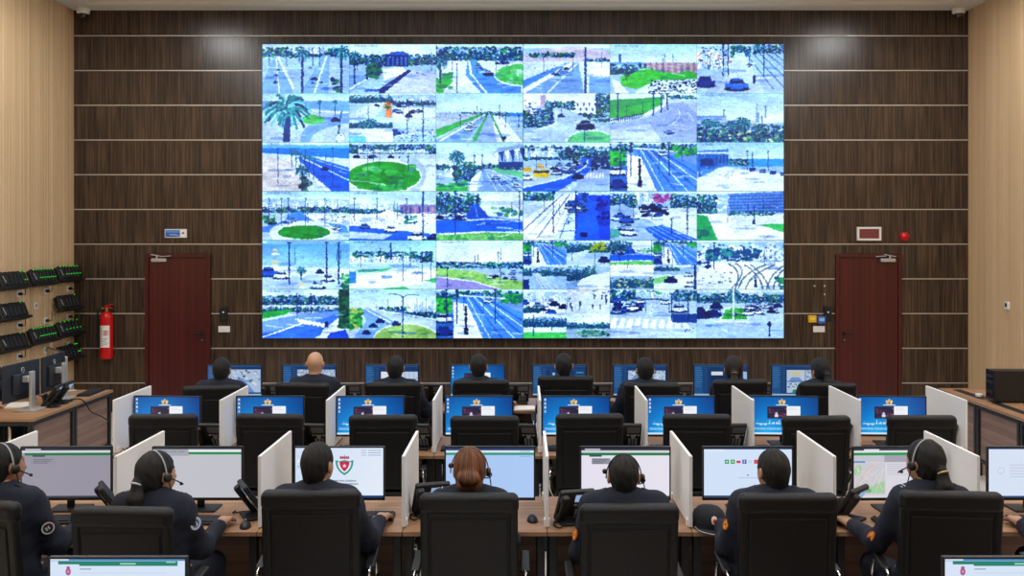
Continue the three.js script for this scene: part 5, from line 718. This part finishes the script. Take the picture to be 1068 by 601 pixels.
// ---------------------------------------------------------------- people
// signed-distance skeletons meshed with surface nets
function nets(sdf, lo, hi, cell) {
  const n = [0, 1, 2].map(k => Math.ceil((hi[k] - lo[k]) / cell) + 1), [nx, ny, nz] = n, v = new Float32Array(nx * ny * nz);
  for (let z = 0, i = 0; z < nz; z++) for (let y = 0; y < ny; y++) for (let x = 0; x < nx; x++, i++) v[i] = sdf(lo[0] + x * cell, lo[1] + y * cell, lo[2] + z * cell);
  const id = new Int32Array(nx * ny * nz).fill(-1), pos = [], ind = [], sx = 1, sy = nx, sz = nx * ny;
  const corner = [0, sx, sy, sx + sy, sz, sx + sz, sy + sz, sx + sy + sz], edges = [[0, 1], [2, 3], [4, 5], [6, 7], [0, 2], [1, 3], [4, 6], [5, 7], [0, 4], [1, 5], [2, 6], [3, 7]];
  for (let z = 0; z < nz - 1; z++) for (let y = 0; y < ny - 1; y++) for (let x = 0; x < nx - 1; x++) {
    const i = x + y * sy + z * sz; let m = 0; for (let k = 0; k < 8; k++) if (v[i + corner[k]] < 0) m |= 1 << k;
    if (m === 0 || m === 255) continue;
    let cx = 0, cyy = 0, cz = 0, c = 0;
    for (const [a, b] of edges) { if (((m >> a) & 1) === ((m >> b) & 1)) continue; const va = v[i + corner[a]], vb = v[i + corner[b]], t = va / (va - vb); cx += (a & 1) + t * ((b & 1) - (a & 1)); cyy += ((a >> 1) & 1) + t * (((b >> 1) & 1) - ((a >> 1) & 1)); cz += (a >> 2) + t * ((b >> 2) - (a >> 2)); c++; }
    id[i] = pos.length / 3; pos.push(lo[0] + (x + cx / c) * cell, lo[1] + (y + cyy / c) * cell, lo[2] + (z + cz / c) * cell);
  }
  const quad = (a, b, c, d, flip) => { if (a < 0 || b < 0 || c < 0 || d < 0) return; flip ? ind.push(a, c, b, a, d, c) : ind.push(a, b, c, a, c, d); };
  for (let z = 1; z < nz - 1; z++) for (let y = 1; y < ny - 1; y++) for (let x = 1; x < nx - 1; x++) {
    const i = x + y * sy + z * sz, s = v[i] < 0;
    if (s !== (v[i + sx] < 0)) quad(id[i - sy - sz], id[i - sz], id[i], id[i - sy], !s);
    if (s !== (v[i + sy] < 0)) quad(id[i - sx - sz], id[i - sx], id[i], id[i - sz], !s);
    if (s !== (v[i + sz] < 0)) quad(id[i - sx - sy], id[i - sy], id[i], id[i - sx], !s);
  }
  const g = new THREE.BufferGeometry(); g.setAttribute('position', new THREE.BufferAttribute(new Float32Array(pos), 3)); g.setIndex(ind); g.computeVertexNormals(); return g;
}
const smin = (a, b, k) => { const h = Math.max(k - Math.abs(a - b), 0) / k; return Math.min(a, b) - h * h * k * 0.25; };
function cone(b, x, y, z) {
  const ax = b[0], ay = b[1], az = b[2], dx = b[3] - ax, dy = b[4] - ay, dz = b[5] - az, px = x - ax, py = y - ay, pz = z - az;
  const l = dx * dx + dy * dy + dz * dz; let t = l ? (px * dx + py * dy + pz * dz) / l : 0; t = t < 0 ? 0 : t > 1 ? 1 : t;
  const qx = px - dx * t, qy = py - dy * t, qz = pz - dz * t; return Math.sqrt(qx * qx + qy * qy + qz * qz) - (b[6] + (b[7] - b[6]) * t);
}
const field = (bones, k, grow = 0) => (x, y, z) => { let d = 1e3; for (const b of bones) d = smin(d, cone(b, x, y, z), k); return d - grow; };
const ellip = (x, y, z, c, r) => { const a = (x - c[0]) / r[0], b = (y - c[1]) / r[1], e = (z - c[2]) / r[2], k0 = Math.sqrt(a * a + b * b + e * e); const a2 = a / r[0], b2 = b / r[1], e2 = e / r[2], k1 = Math.sqrt(a2 * a2 + b2 * b2 + e2 * e2); return k1 < 1e-9 ? -Math.min(...r) : k0 * (k0 - 1) / k1; };
function boundsOf(bones, pad) { const lo = [1e3, 1e3, 1e3], hi = [-1e3, -1e3, -1e3]; for (const b of bones) for (let k = 0; k < 3; k++) { lo[k] = Math.min(lo[k], b[k] - b[6], b[k + 3] - b[7]); hi[k] = Math.max(hi[k], b[k] + b[6], b[k + 3] + b[7]); } return [lo.map(a => a - pad), hi.map(a => a + pad)]; }
// head: origin between the ears, face towards -z
const headSDF = (x, y, z) => {
  let d = ellip(x, y, z, [0, 0.022, 0.012], [0.074, 0.094, 0.096]);
  d = smin(d, ellip(x, y, z, [0, -0.045, -0.028], [0.058, 0.066, 0.066]), 0.03);
  d = smin(d, ellip(x, y, z, [0, -0.02, -0.05], [0.052, 0.05, 0.05]), 0.03);
  d = smin(d, cone([0, -0.05, 0.028, 0, -0.19, 0.05, 0.054, 0.058], x, y, z), 0.03);
  d = smin(d, cone([0, 0.006, -0.094, 0, -0.03, -0.112, 0.008, 0.014], x, y, z), 0.012);
  d = smin(d, cone([-0.022, -0.062, -0.09, 0.022, -0.062, -0.09, 0.006, 0.006], x, y, z), 0.008);
  const ax = Math.abs(x);
  d = smin(d, cone([0.014, 0.026, -0.088, 0.044, 0.028, -0.076, 0.009, 0.007], ax, y, z), 0.012);
  d = smin(d, ellip(ax, y, z, [0.03, 0.006, -0.083], [0.013, 0.011, 0.011]), 0.004);
  d = smin(d, ellip(ax, y, z, [0.08, -0.004, 0.02], [0.011, 0.032, 0.019]), 0.006);
  d = Math.max(d, -ellip(ax, y, z, [0.091, -0.002, 0.016], [0.007, 0.016, 0.009]));
  return d;
};
const HEAD = {}; const headGeo = cell => HEAD[cell] ??= nets(headSDF, [-0.11, -0.2, -0.14], [0.11, 0.135, 0.13], cell);
function headColors(g, skin, brow) {
  const p = g.attributes.position, c = new Float32Array(p.count * 3);
  for (let i = 0; i < p.count; i++) {
    const x = Math.abs(p.getX(i)), y = p.getY(i), z = p.getZ(i); let q = skin;
    if (z < -0.06) { if (Math.hypot((x - 0.03) / 1.4, y - 0.006) < 0.0075) q = Math.hypot(x - 0.03, y - 0.006) < 0.005 ? [0.02, 0.015, 0.012] : [0.75, 0.72, 0.7]; else if (Math.abs(y - 0.032) < 0.005 && x > 0.012 && x < 0.046) q = brow; else if (Math.abs(y + 0.062) < 0.008 && x < 0.022) q = [skin[0] * 0.8, skin[1] * 0.5, skin[2] * 0.5]; }
    c.set(q, i * 3);
  }
  g.setAttribute('color', new THREE.BufferAttribute(c, 3)); return g;
}
const tint = (g, c) => { const n = g.attributes.position.count, a = new Float32Array(n * 3); for (let i = 0; i < n; i++) a.set(c, i * 3); g.setAttribute('color', new THREE.BufferAttribute(a, 3)); return g; };
// right hand: wrist at the origin, fingers towards -z, palm down, thumb on -x
const handBones = (() => {
  const b = []; for (const x of [-0.028, -0.01, 0.01, 0.026]) b.push([x * 0.6, 0, 0.0, x, 0.002, -0.085, 0.016, 0.013]);
  [[-0.031, 0.04, 0.032], [-0.011, 0.044, 0.036], [0.01, 0.041, 0.033], [0.029, 0.032, 0.026]].forEach(([x, l1, l2], k) => { const y1 = -0.014, z1 = -0.086 - l1, y2 = y1 - l2 * 0.66; b.push([x, 0.001, -0.084, x * 1.12, y1, z1, 0.0098, 0.0088], [x * 1.12, y1, z1, x * 1.15, y2, z1 - l2 * 0.75, 0.0088, 0.0072]); });
  b.push([-0.02, -0.004, -0.02, -0.05, -0.012, -0.058, 0.015, 0.0115], [-0.05, -0.012, -0.058, -0.056, -0.02, -0.095, 0.0112, 0.0085], [0, 0, 0.035, 0, 0, -0.01, 0.027, 0.026]); return b;
})();
const HAND = {}; const handGeo = cell => HAND[cell] ??= nets((x, y, z) => { let d = 1e3; handBones.forEach((b, i) => { const e = cone(b, x, y, z); d = i >= 4 && i < 12 ? smin(d, e, 0.004) : smin(d, e, 0.014); }); return d; }, [-0.085, -0.07, -0.2], [0.065, 0.045, 0.075], cell);
const mirrorX = g => { const q = g.clone(); q.scale(-1, 1, 1); const a = q.index.array; for (let i = 0; i < a.length; i += 3) { const t = a[i]; a[i] = a[i + 1]; a[i + 1] = t; } q.computeVertexNormals(); return q; };
const shoeGeo = nets((x, y, z) => Math.max(smin(cone([0, 0.06, 0.04, 0, 0.035, -0.16, 0.045, 0.036], x, y, z), cone([0, 0.1, 0.05, 0, 0.06, 0.0, 0.045, 0.045], x, y, z), 0.04), 0.004 - y), [-0.07, -0.02, -0.23], [0.07, 0.17, 0.13], 0.01);
const V = (a) => new THREE.Vector3(...a);
function elbowOf(S, Wr, side, l1, l2) { const s = V(S), w = V(Wr), d = w.clone().sub(s); let L = d.length(); if (L > (l1 + l2) * 0.995) { w.copy(s).addScaledVector(d, (l1 + l2) * 0.995 / L); d.copy(w).sub(s); L = d.length(); } const a = (l1 * l1 - l2 * l2 + L * L) / (2 * L), h = Math.sqrt(Math.max(0, l1 * l1 - a * a)); d.normalize(); const pole = new THREE.Vector3(side * 0.22, -0.9, 0.35); pole.addScaledVector(d, -pole.dot(d)).normalize(); return [s.clone().addScaledVector(d, a).addScaledVector(pole, h).toArray(), w.toArray()]; }
const HAIRMAT = {}; const hairMat = c => HAIRMAT[c] ??= std({ color: c, map: texHair, bumpMap: texHair, bumpScale: 0.002, roughness: 0.7 });
const emblemTex = (() => { const [c, g] = canvas(96, 96); g.fillStyle = '#10182c'; g.fillRect(0, 0, 96, 96); g.lineWidth = 7; g.strokeStyle = '#d8dad8'; g.beginPath(); g.arc(48, 48, 41, 0, 7); g.stroke(); g.lineWidth = 5; g.strokeStyle = '#2f7a52'; g.beginPath(); g.arc(48, 48, 34, 1.6, 4.2); g.stroke(); g.strokeStyle = '#a8343c'; g.beginPath(); g.arc(48, 48, 34, 4.4, 7.4); g.stroke(); g.fillStyle = '#c9cdd2'; g.fillRect(30, 36, 14, 24); g.fillRect(50, 34, 10, 26); g.fillStyle = '#10182c'; g.fillRect(34, 42, 6, 12); return canvasTex(c); })();
const paleTex = (() => { const [c, g] = canvas(96, 96); g.fillStyle = '#b9c3d2'; g.fillRect(0, 0, 96, 96); g.fillStyle = '#3f5a86'; g.beginPath(); g.arc(48, 48, 30, 0, 7); g.fill(); g.fillStyle = '#d5dbe4'; g.fillRect(38, 28, 20, 40); return canvasTex(c); })();
const orangeTex = (() => { const [c, g] = canvas(96, 96); g.fillStyle = '#e0742a'; g.fillRect(0, 0, 96, 96); g.fillStyle = '#f0b83c'; g.beginPath(); g.moveTo(48, 6); g.lineTo(74, 50); g.lineTo(48, 92); g.lineTo(22, 50); g.fill(); g.fillStyle = '#b8352a'; g.beginPath(); g.arc(48, 50, 14, 0, 7); g.fill(); return canvasTex(c); })();
const PATCH = { emblem: printMat(emblemTex, 0.8), pale: printMat(paleTex, 0.8), orange: printMat(orangeTex, 0.8) };
function person(P) {
  const near = P.near, cell = near ? 0.013 : 0.019;
  const o = thing('person', P.label, 'person', [P.x, 0, -P.d], P.turn ?? 0, P.group);
  const s = (P.top - 0.57) / (1.31 - 0.57), U = y => 0.57 + (y - 0.57) * s, lean = P.lean ?? 0, Z = y => -lean * (U(y) - 0.57);
  const f = P.female ? 0.9 : 1, sw = 0.165 * f;
  const neckZ = Z(1.08) + 0.0, headC = [P.headX ?? 0, P.top - 0.117, Z(1.2) - 0.035];
  const arms = [-1, 1].map(sd => {
    const S = [sd * sw, U(1.015), Z(1.015) + 0.01], t = (sd < 0 ? P.wristL : P.wristR) ?? [sd * 0.17, 0.79, -0.4];
    const [E, Wp] = elbowOf(S, t, sd, 0.29, 0.26); return { sd, S, E, W: Wp };
  });
  const torso = g => [
    [-0.085 * f, U(0.6), 0.01, 0.085 * f, U(0.6), 0.01, 0.12 - g, 0.12 - g], [-0.06 * f, U(0.62), 0, -0.085 * f, U(0.93), Z(0.93), 0.115 * f - g, 0.112 * f - g], [0.06 * f, U(0.62), 0, 0.085 * f, U(0.93), Z(0.93), 0.115 * f - g, 0.112 * f - g],
    [-0.1 * f, U(0.94), Z(0.94), 0.1 * f, U(0.94), Z(0.94), 0.108 * f - g, 0.108 * f - g], [-sw * 0.92, U(1.01), Z(1.01) + 0.005, sw * 0.92, U(1.01), Z(1.01) + 0.005, 0.066 - g, 0.066 - g], [-0.04, U(1.05), Z(1.05), 0.04, U(1.05), Z(1.05), 0.062 - g, 0.062 - g]];
  const limbs = g => arms.flatMap(a => [[...a.S, ...a.E, 0.06 * f - g, 0.047 * f - g], [...a.E, ...a.W, 0.047 * f - g, 0.034 * f - g]]);
  const legs = g => [-1, 1].flatMap(sd => [[sd * 0.1, 0.565, 0, sd * 0.13, 0.545, -0.42, 0.092 - g, 0.064 - g], [sd * 0.13, 0.545, -0.42, sd * 0.13, 0.12, -0.4, 0.062 - g, 0.044 - g]]);
  // skin, one continuous figure: trunk and limbs below the clothes, head and hands
  const bonesB = [...torso(0.014), ...limbs(0.012), ...legs(0.014), [0, U(1.04), neckZ, headC[0], headC[1] - 0.08, headC[2] + 0.035, 0.055, 0.05]], [lo, hi] = boundsOf(bonesB, 0.06);
  const skin = P.skin ?? [0.42, 0.22, 0.13];
  const pieces = [tint(nets(field(bonesB, 0.05), lo, hi, near ? 0.018 : 0.026), skin)];
  const hm = new THREE.Matrix4().compose(V(headC), new THREE.Quaternion().setFromEuler(new THREE.Euler(P.headPitch ?? 0, P.headYaw ?? 0, P.headRoll ?? 0, 'YXZ')), new THREE.Vector3(1, 1, 1).multiplyScalar(P.headScale ?? 1));
  pieces.push(headColors(headGeo(near ? 0.005 : 0.008).clone(), skin, [0.03, 0.02, 0.015]).applyMatrix4(hm));
  for (const a of arms) {
    const g = (a.sd > 0 ? handGeo : c => mirrorX(handGeo(c)))(near ? 0.0042 : 0.006).clone(), d = V(a.W).sub(V(a.E)).normalize(), flatD = d.clone(); flatD.y = Math.max(-0.25, Math.min(0.05, d.y)); flatD.normalize();
    const zA = flatD.clone().negate(), xA = new THREE.Vector3(0, 1, 0).cross(zA).normalize(), yA = zA.clone().cross(xA), m = new THREE.Matrix4().makeBasis(xA, yA, zA).setPosition(...a.W); g.applyMatrix4(m); pieces.push(tint(g, skin));
  }
  const noUV = g => { g.deleteAttribute('uv'); return g; };
  part('body', mergeGeometries(pieces.map(noUV), false), M.body, o);
  // jacket
  const bonesJ = [...torso(0), ...limbs(0)], [jl, jh] = boundsOf(bonesJ, 0.05), fj = field(bonesJ, 0.055, 0.009), ph = (P.x * 7 + P.d * 3);
  const cutW = arms.map(a => { const d = V(a.W).sub(V(a.E)).normalize(); return [d, V(a.W).addScaledVector(d, -0.012)]; });
  const jacket = nets((x, y, z) => {
    let d = fj(x, y, z); if (d > 0.05 || d < -0.05) return d;
    d += 0.0035 * Math.sin(y * 46 + x * 18 + ph) * Math.sin(z * 30 + x * 22 + ph) + 0.002 * Math.sin(y * 90 + z * 70 + ph);
    for (const [n, c] of cutW) { const q = (x - c.x) * n.x + (y - c.y) * n.y + (z - c.z) * n.z; if (q > -0.03 && (x - c.x) ** 2 + (y - c.y) ** 2 + (z - c.z) ** 2 < 0.012) d = Math.max(d, q); }
    d = smin(d, Math.max(cone([0, U(1.06), neckZ + 0.005, headC[0] * 0.6, U(1.085), neckZ, 0.068, 0.066], x, y, z), y - U(1.112) - (z - neckZ) * 0.35), 0.012);
    return Math.max(d, 0.53 - y);
  }, jl, [jh[0], jh[1] + 0.06, jh[2]], cell);
  const sphUV = g => { const p = g.attributes.position, uv = new Float32Array(p.count * 2); for (let i = 0; i < p.count; i++) { uv[2 * i] = Math.atan2(p.getX(i), p.getZ(i) + 0.2); uv[2 * i + 1] = p.getY(i); } g.setAttribute('uv', new THREE.BufferAttribute(uv, 2)); return g; };
  const jk = part('uniform_jacket', sphUV(jacket), P.jacket ?? M.navy, o, 'dark navy uniform jacket');
  const bonesT = [...legs(0), torso(0)[0]], [tl, th] = boundsOf(bonesT, 0.05), ft = field(bonesT, 0.05, 0.006);
  part('trousers', nets((x, y, z) => Math.max(ft(x, y, z), y - 0.62, 0.075 - y), tl, th, 0.022), M.navyTrousers, o);
  for (const sd of [-1, 1]) { const m = part('shoe', shoeGeo, M.shoe, o); m.position.set(sd * 0.13, 0, -0.42); }
  if (P.epaulettes !== false && near) for (const sd of [-1, 1]) {
    const e = part('epaulette', bxr(0.105, 0.014, 0.05, 0.006, [0, 0, -sd * 0.32], [sd * (sw * 0.86), U(1.01) + 0.079, Z(1.01) + 0.005]), M.navyTrousers, jk, 'shoulder strap with silver bars');
    part('rank_bar', [0.018, 0.034].map(q => bxr(0.007, 0.006, 0.042, 0.002, [0, 0, -sd * 0.32], [sd * (sw * 0.86 + q), U(1.01) + 0.089 - q * 0.33, Z(1.01) + 0.005])), M.silver, jk);
  }
  for (const [sd, kind] of [[-1, P.patchL], [1, P.patchR]]) if (kind) {
    const a = arms[sd < 0 ? 0 : 1], S = V(a.S), E = V(a.E), ax = E.clone().sub(S).normalize(), out = new THREE.Vector3(sd, 0.1, P.patchBack ?? 0.75); out.addScaledVector(ax, -out.dot(ax)).normalize();
    const pos = S.clone().lerp(E, P.patchAt ?? 0.42).addScaledVector(out, 0.059 * f + 0.009), up = ax.clone().negate(), xA = up.clone().cross(out).normalize();
    const g = new THREE.CylinderGeometry(0.034, 0.034, 0.007, 28); g.rotateX(Math.PI / 2); { const p = g.attributes.position, uv = g.attributes.uv; for (let i = 0; i < p.count; i++) uv.setXY(i, 0.5 + p.getX(i) / 0.07, 0.5 + p.getY(i) / 0.07); }
    if (kind === 'orange') g.scale(0.62, 0.95, 1);
    g.applyMatrix4(new THREE.Matrix4().makeBasis(xA, up, out).setPosition(pos)); part('arm_patch', g, PATCH[kind], jk, kind === 'orange' ? 'orange sleeve patch' : 'round sleeve patch');
  }
  // hair
  if (P.hair !== 'bald') {
    const th2 = P.hair === 'short' ? 0.007 : 0.013, bones = { bun: [[0, 0.0, 0.1, 0, -0.012, 0.128, 0.046, 0.042], [-0.03, -0.01, 0.115, 0.03, -0.012, 0.12, 0.032, 0.03], [-0.03, -0.06, 0.07, 0.03, -0.06, 0.07, 0.04, 0.04]], pony: [[0, 0.0, 0.1, 0, -0.02, 0.122, 0.034, 0.028], [0, -0.025, 0.12, 0, -0.1, 0.14, 0.03, 0.044], [0, -0.1, 0.14, 0.01, -0.23, 0.11, 0.044, 0.02]], short: [] }[P.hair] ?? [];
    const hs = (x, y, z) => {
      let d = ellip(x, y, z, [0, 0.024, 0.014], [0.075 + th2, 0.095 + th2, 0.097 + th2]);
      d = Math.max(d, -0.756 * (y - (P.hair === 'short' ? 0.052 : 0.045)) - 0.655 * (z + 0.07));
      if (P.hair === 'short') d = smin(d, Math.max(ellip(x, y, z, [0, -0.03, 0.05], [0.062, 0.08, 0.057]), -0.085 - y), 0.02);
      else d = smin(d, Math.max(ellip(x, y, z, [0, -0.025, 0.04], [0.074, 0.08, 0.068]), -0.1 - y, -(z - 0.008)), 0.02);
      for (const b of bones) d = smin(d, cone(b, x, y, z), 0.014);
      if (d < 0.03 && d > -0.03) { const an = Math.atan2(x, z); d += 0.0014 * Math.sin(an * 15 + y * 22 + Math.sin(y * 60)) + 0.0008 * Math.sin(y * 95 + an * 4); }
      return d;
    };
    const hg = nets(hs, [-0.11, -0.26, -0.13], [0.11, 0.14, 0.22], near ? 0.0042 : 0.009); { const p = hg.attributes.position, uv = new Float32Array(p.count * 2); for (let i = 0; i < p.count; i++) { uv[2 * i] = Math.atan2(p.getX(i), p.getZ(i)) * 0.8; uv[2 * i + 1] = p.getY(i) * 2; } hg.setAttribute('uv', new THREE.BufferAttribute(uv, 2)); }
    hg.applyMatrix4(hm); const h = part('hair', hg, hairMat(P.hairColor ?? 0x0d0b0b), o, { short: 'short dark hair', bun: 'brown hair in a bun', pony: 'dark hair in a ponytail' }[P.hair]);
    if (P.hair === 'pony') part('hair_tie', new THREE.TorusGeometry(0.027, 0.006, 8, 20).rotateX(Math.PI / 2 - 0.5).translate(0, -0.024, 0.128).applyMatrix4(hm), std({ color: P.tie ?? 0xb8a06a, roughness: 0.5, metalness: 0.3 }), h, 'hair tie');
  }
  if (P.headset) {
    o.updateMatrixWorld(true);
    const hset = thing('headset', P.headset, 'headset', [0, 0, 0], 0, 'telephone headsets'); const wm = o.matrixWorld.clone().multiply(hm);
    hset.applyMatrix4(wm); const R = 0.097 + (P.hair === 'short' ? -0.002 : 0.005), sideE = P.micSide ?? 1;
    const arc = []; for (let k = 0; k <= 16; k++) { const a = Math.PI * k / 16; arc.push([Math.cos(a) * R, Math.sin(a) * (R + 0.037), 0.012]); }
    part('headband', tube(arc, 0.0034, 40, 8).scale(1, 1, 1.6).translate(0, -0.006, P.bandZ ?? 0), P.bandMat ?? M.grey, hset);
    for (const e of [-1, 1]) { const q = e === sideE ? 0.82 : 0.45; part(e === sideE ? 'ear_cup' : 'temple_pad', lathe([[0, 0.016], [0.02, 0.015], [0.029, 0.008], [0.03, -0.004], [0.022, -0.014], [0, -0.014]], 20).scale(q, 0.9, q).rotateZ(-e * Math.PI / 2).translate(e * 0.1, e === sideE ? -0.006 : 0.03, 0.012), M.black, hset); }
    part('microphone_boom', [tube([[sideE * 0.112, -0.012, 0.0], [sideE * 0.118, -0.03, -0.03], [sideE * 0.1, -0.06, -0.085], [sideE * 0.05, -0.07, -0.118]], 0.0035, 24, 6), new THREE.SphereGeometry(0.009, 10, 8).translate(sideE * 0.045, -0.07, -0.12)], M.black, hset);
    part('headset_lead', tube([[sideE * 0.108, -0.03, 0.012], [sideE * 0.115, -0.09, 0.0], [sideE * 0.105, -0.16, -0.03], [sideE * 0.12, -0.23, -0.06]], 0.003, 24, 6), M.rubber, hset);
  }
  return o;
}
const S1 = [0.44, 0.24, 0.145], S2 = [0.36, 0.18, 0.10], S3 = [0.5, 0.29, 0.18];
const silverBand = std({ color: 0x8e8f94, roughness: 0.5 });
person({ near: true, label: 'officer in navy uniform with headset at the left edge of the near row', group: 'officers of the near row', x: -2.785, d: 5.12, turn: -0.1, top: 1.3, hair: 'short', hairColor: 0x0d0b0b, skin: S2, headYaw: -0.35, patchR: 'emblem', patchBack: 1.1, patchAt: 0.55, wristR: [0.27, 0.79, -0.36], wristL: [-0.1, 0.79, -0.4], headset: 'silver band headset worn by the officer at the left edge', bandMat: silverBand, micSide: 1 });
person({ near: true, female: true, label: 'officer with low ponytail and headset facing the light grey page', group: 'officers of the near row', x: -1.955, d: 5.08, turn: -0.12, top: 1.262, hair: 'pony', hairColor: 0x120f10, tie: 0xb9bcc4, skin: S1, headYaw: -0.4, headRoll: 0.05, patchR: 'pale', patchBack: 0.5, patchAt: 0.35, wristR: [0.2, 0.79, -0.38], wristL: [-0.15, 0.79, -0.4], headset: 'grey band headset on the ponytailed officer left in the near row', bandMat: silverBand, micSide: 1 });
person({ near: true, label: 'officer with short dark hair facing the shield emblem screen', group: 'officers of the near row', x: -1.1, d: 5.12, turn: -0.02, top: 1.305, hair: 'short', hairColor: 0x0f0c0b, skin: S1, headYaw: -0.25, epaulettes: false, wristR: [0.28, 0.795, -0.37], wristL: [-0.16, 0.79, -0.42] });
person({ near: true, female: true, label: 'officer with brown hair bun and headset in the near row', group: 'officers of the near row', x: -0.285, d: 5.14, top: 1.27, hair: 'bun', hairColor: 0x85502f, skin: S3, headYaw: 0.02, wristR: [0.2, 0.79, -0.38], wristL: [-0.2, 0.79, -0.38], headset: 'brass coloured headset on the officer with the hair bun', bandMat: std({ color: 0x7a6248, metalness: 0.5, roughness: 0.4 }), micSide: 1, bandZ: 0.006 });
person({ near: true, label: 'officer with cropped black hair and headset facing the pale lilac page', group: 'officers of the near row', x: 0.545, d: 5.14, top: 1.238, hair: 'short', hairColor: 0x0b0a0b, skin: S1, headYaw: -0.04, patchL: 'orange', patchBack: 0.45, patchAt: 0.6, wristL: [-0.2, 0.78, -0.32], wristR: [0.18, 0.79, -0.38], headset: 'black headset on the officer facing the pale lilac page', bandMat: M.black, micSide: 1 });
person({ near: true, label: 'officer with short hair and no headset facing the app icons screen', group: 'officers of the near row', x: 1.345, d: 5.12, top: 1.27, hair: 'short', hairColor: 0x151110, skin: S1, headYaw: 0.22, patchL: 'orange', patchBack: 0.45, patchAt: 0.45, wristL: [-0.22, 0.79, -0.34], wristR: [0.16, 0.79, -0.38] });
person({ near: true, female: true, label: 'officer with black ponytail and headset facing the street map', group: 'officers of the near row', x: 2.17, d: 5.06, turn: 0.08, top: 1.315, hair: 'pony', hairColor: 0x121012, tie: 0xc2ab74, skin: S1, headYaw: 0.3, patchL: 'orange', patchBack: 0.3, patchAt: 0.9, wristL: [-0.28, 0.79, -0.4], wristR: [0.16, 0.79, -0.36], lean: 0.1, headset: 'thin silver headset on the officer facing the street map', bandMat: silverBand, micSide: -1 });
person({ near: true, label: 'officer mostly cut off at the right frame edge, only a sleeve showing', group: 'officers of the near row', x: 3.07, d: 5.14, top: 1.29, hair: 'short', skin: S1, wristL: [-0.24, 0.79, -0.3], wristR: [0.18, 0.79, -0.38], patchL: 'orange' });
// far row
[[-2.83, 1.286, 'short', 'short black hair', 0.06, S2, {}], [-1.95, 1.345, 'bald', 'bald head', 0, S3, {}], [-1.195, 1.302, 'short', 'short dark hair before the pale map', 0, S2, { wristR: [0.34, 0.79, -0.36] }], [-0.414, 1.318, 'short', 'short black hair before the crown wallpaper', 0, S1, { wristR: [0.3, 0.79, -0.38] }], [0.387, 1.326, 'short', 'thick dark hair, right arm stretched out', 0, S1, { wristR: [0.42, 0.82, -0.3] }], [1.15, 1.286, 'short', 'short dark hair before the street pictures', 0.1, S2, { wristL: [-0.3, 0.79, -0.36] }], [1.985, 1.296, 'pony', 'brown pinned up hair', -0.15, S1, { female: true, hairColor: 0x20150f, tie: 0x8a5a3a }], [2.8, 1.28, 'pony', 'long dark ponytail', 0.25, S1, { female: true, hairColor: 0x0d0c10, tie: 0x1d2c55 }]]
  .forEach(([x, top, hair, t, yaw, skin, more], k) => person({ label: `officer of the far row with ${t}, ${ORD[k]} from left`, group: 'officers of the far row', x, d: 8.99, top, hair, headYaw: yaw, skin, ...more }));
// at the left side desk, facing the room
person({ label: 'officer at the left side desk, only a hand showing under the near monitor', group: 'officers at the side desk', x: -5.62, d: 9.3, turn: -Math.PI / 2, top: 1.29, hair: 'short', skin: S3, wristL: [-0.12, 0.79, -0.4], wristR: [-0.05, 0.79, -0.44] });
person({ label: 'officer at the left side desk, only a hand showing between the monitors', group: 'officers at the side desk', x: -5.62, d: 10.02, turn: -Math.PI / 2, top: 1.29, hair: 'short', skin: S3, wristL: [-0.12, 0.79, -0.44], wristR: [0.08, 0.79, -0.5] });

renderer.render(scene, camera);
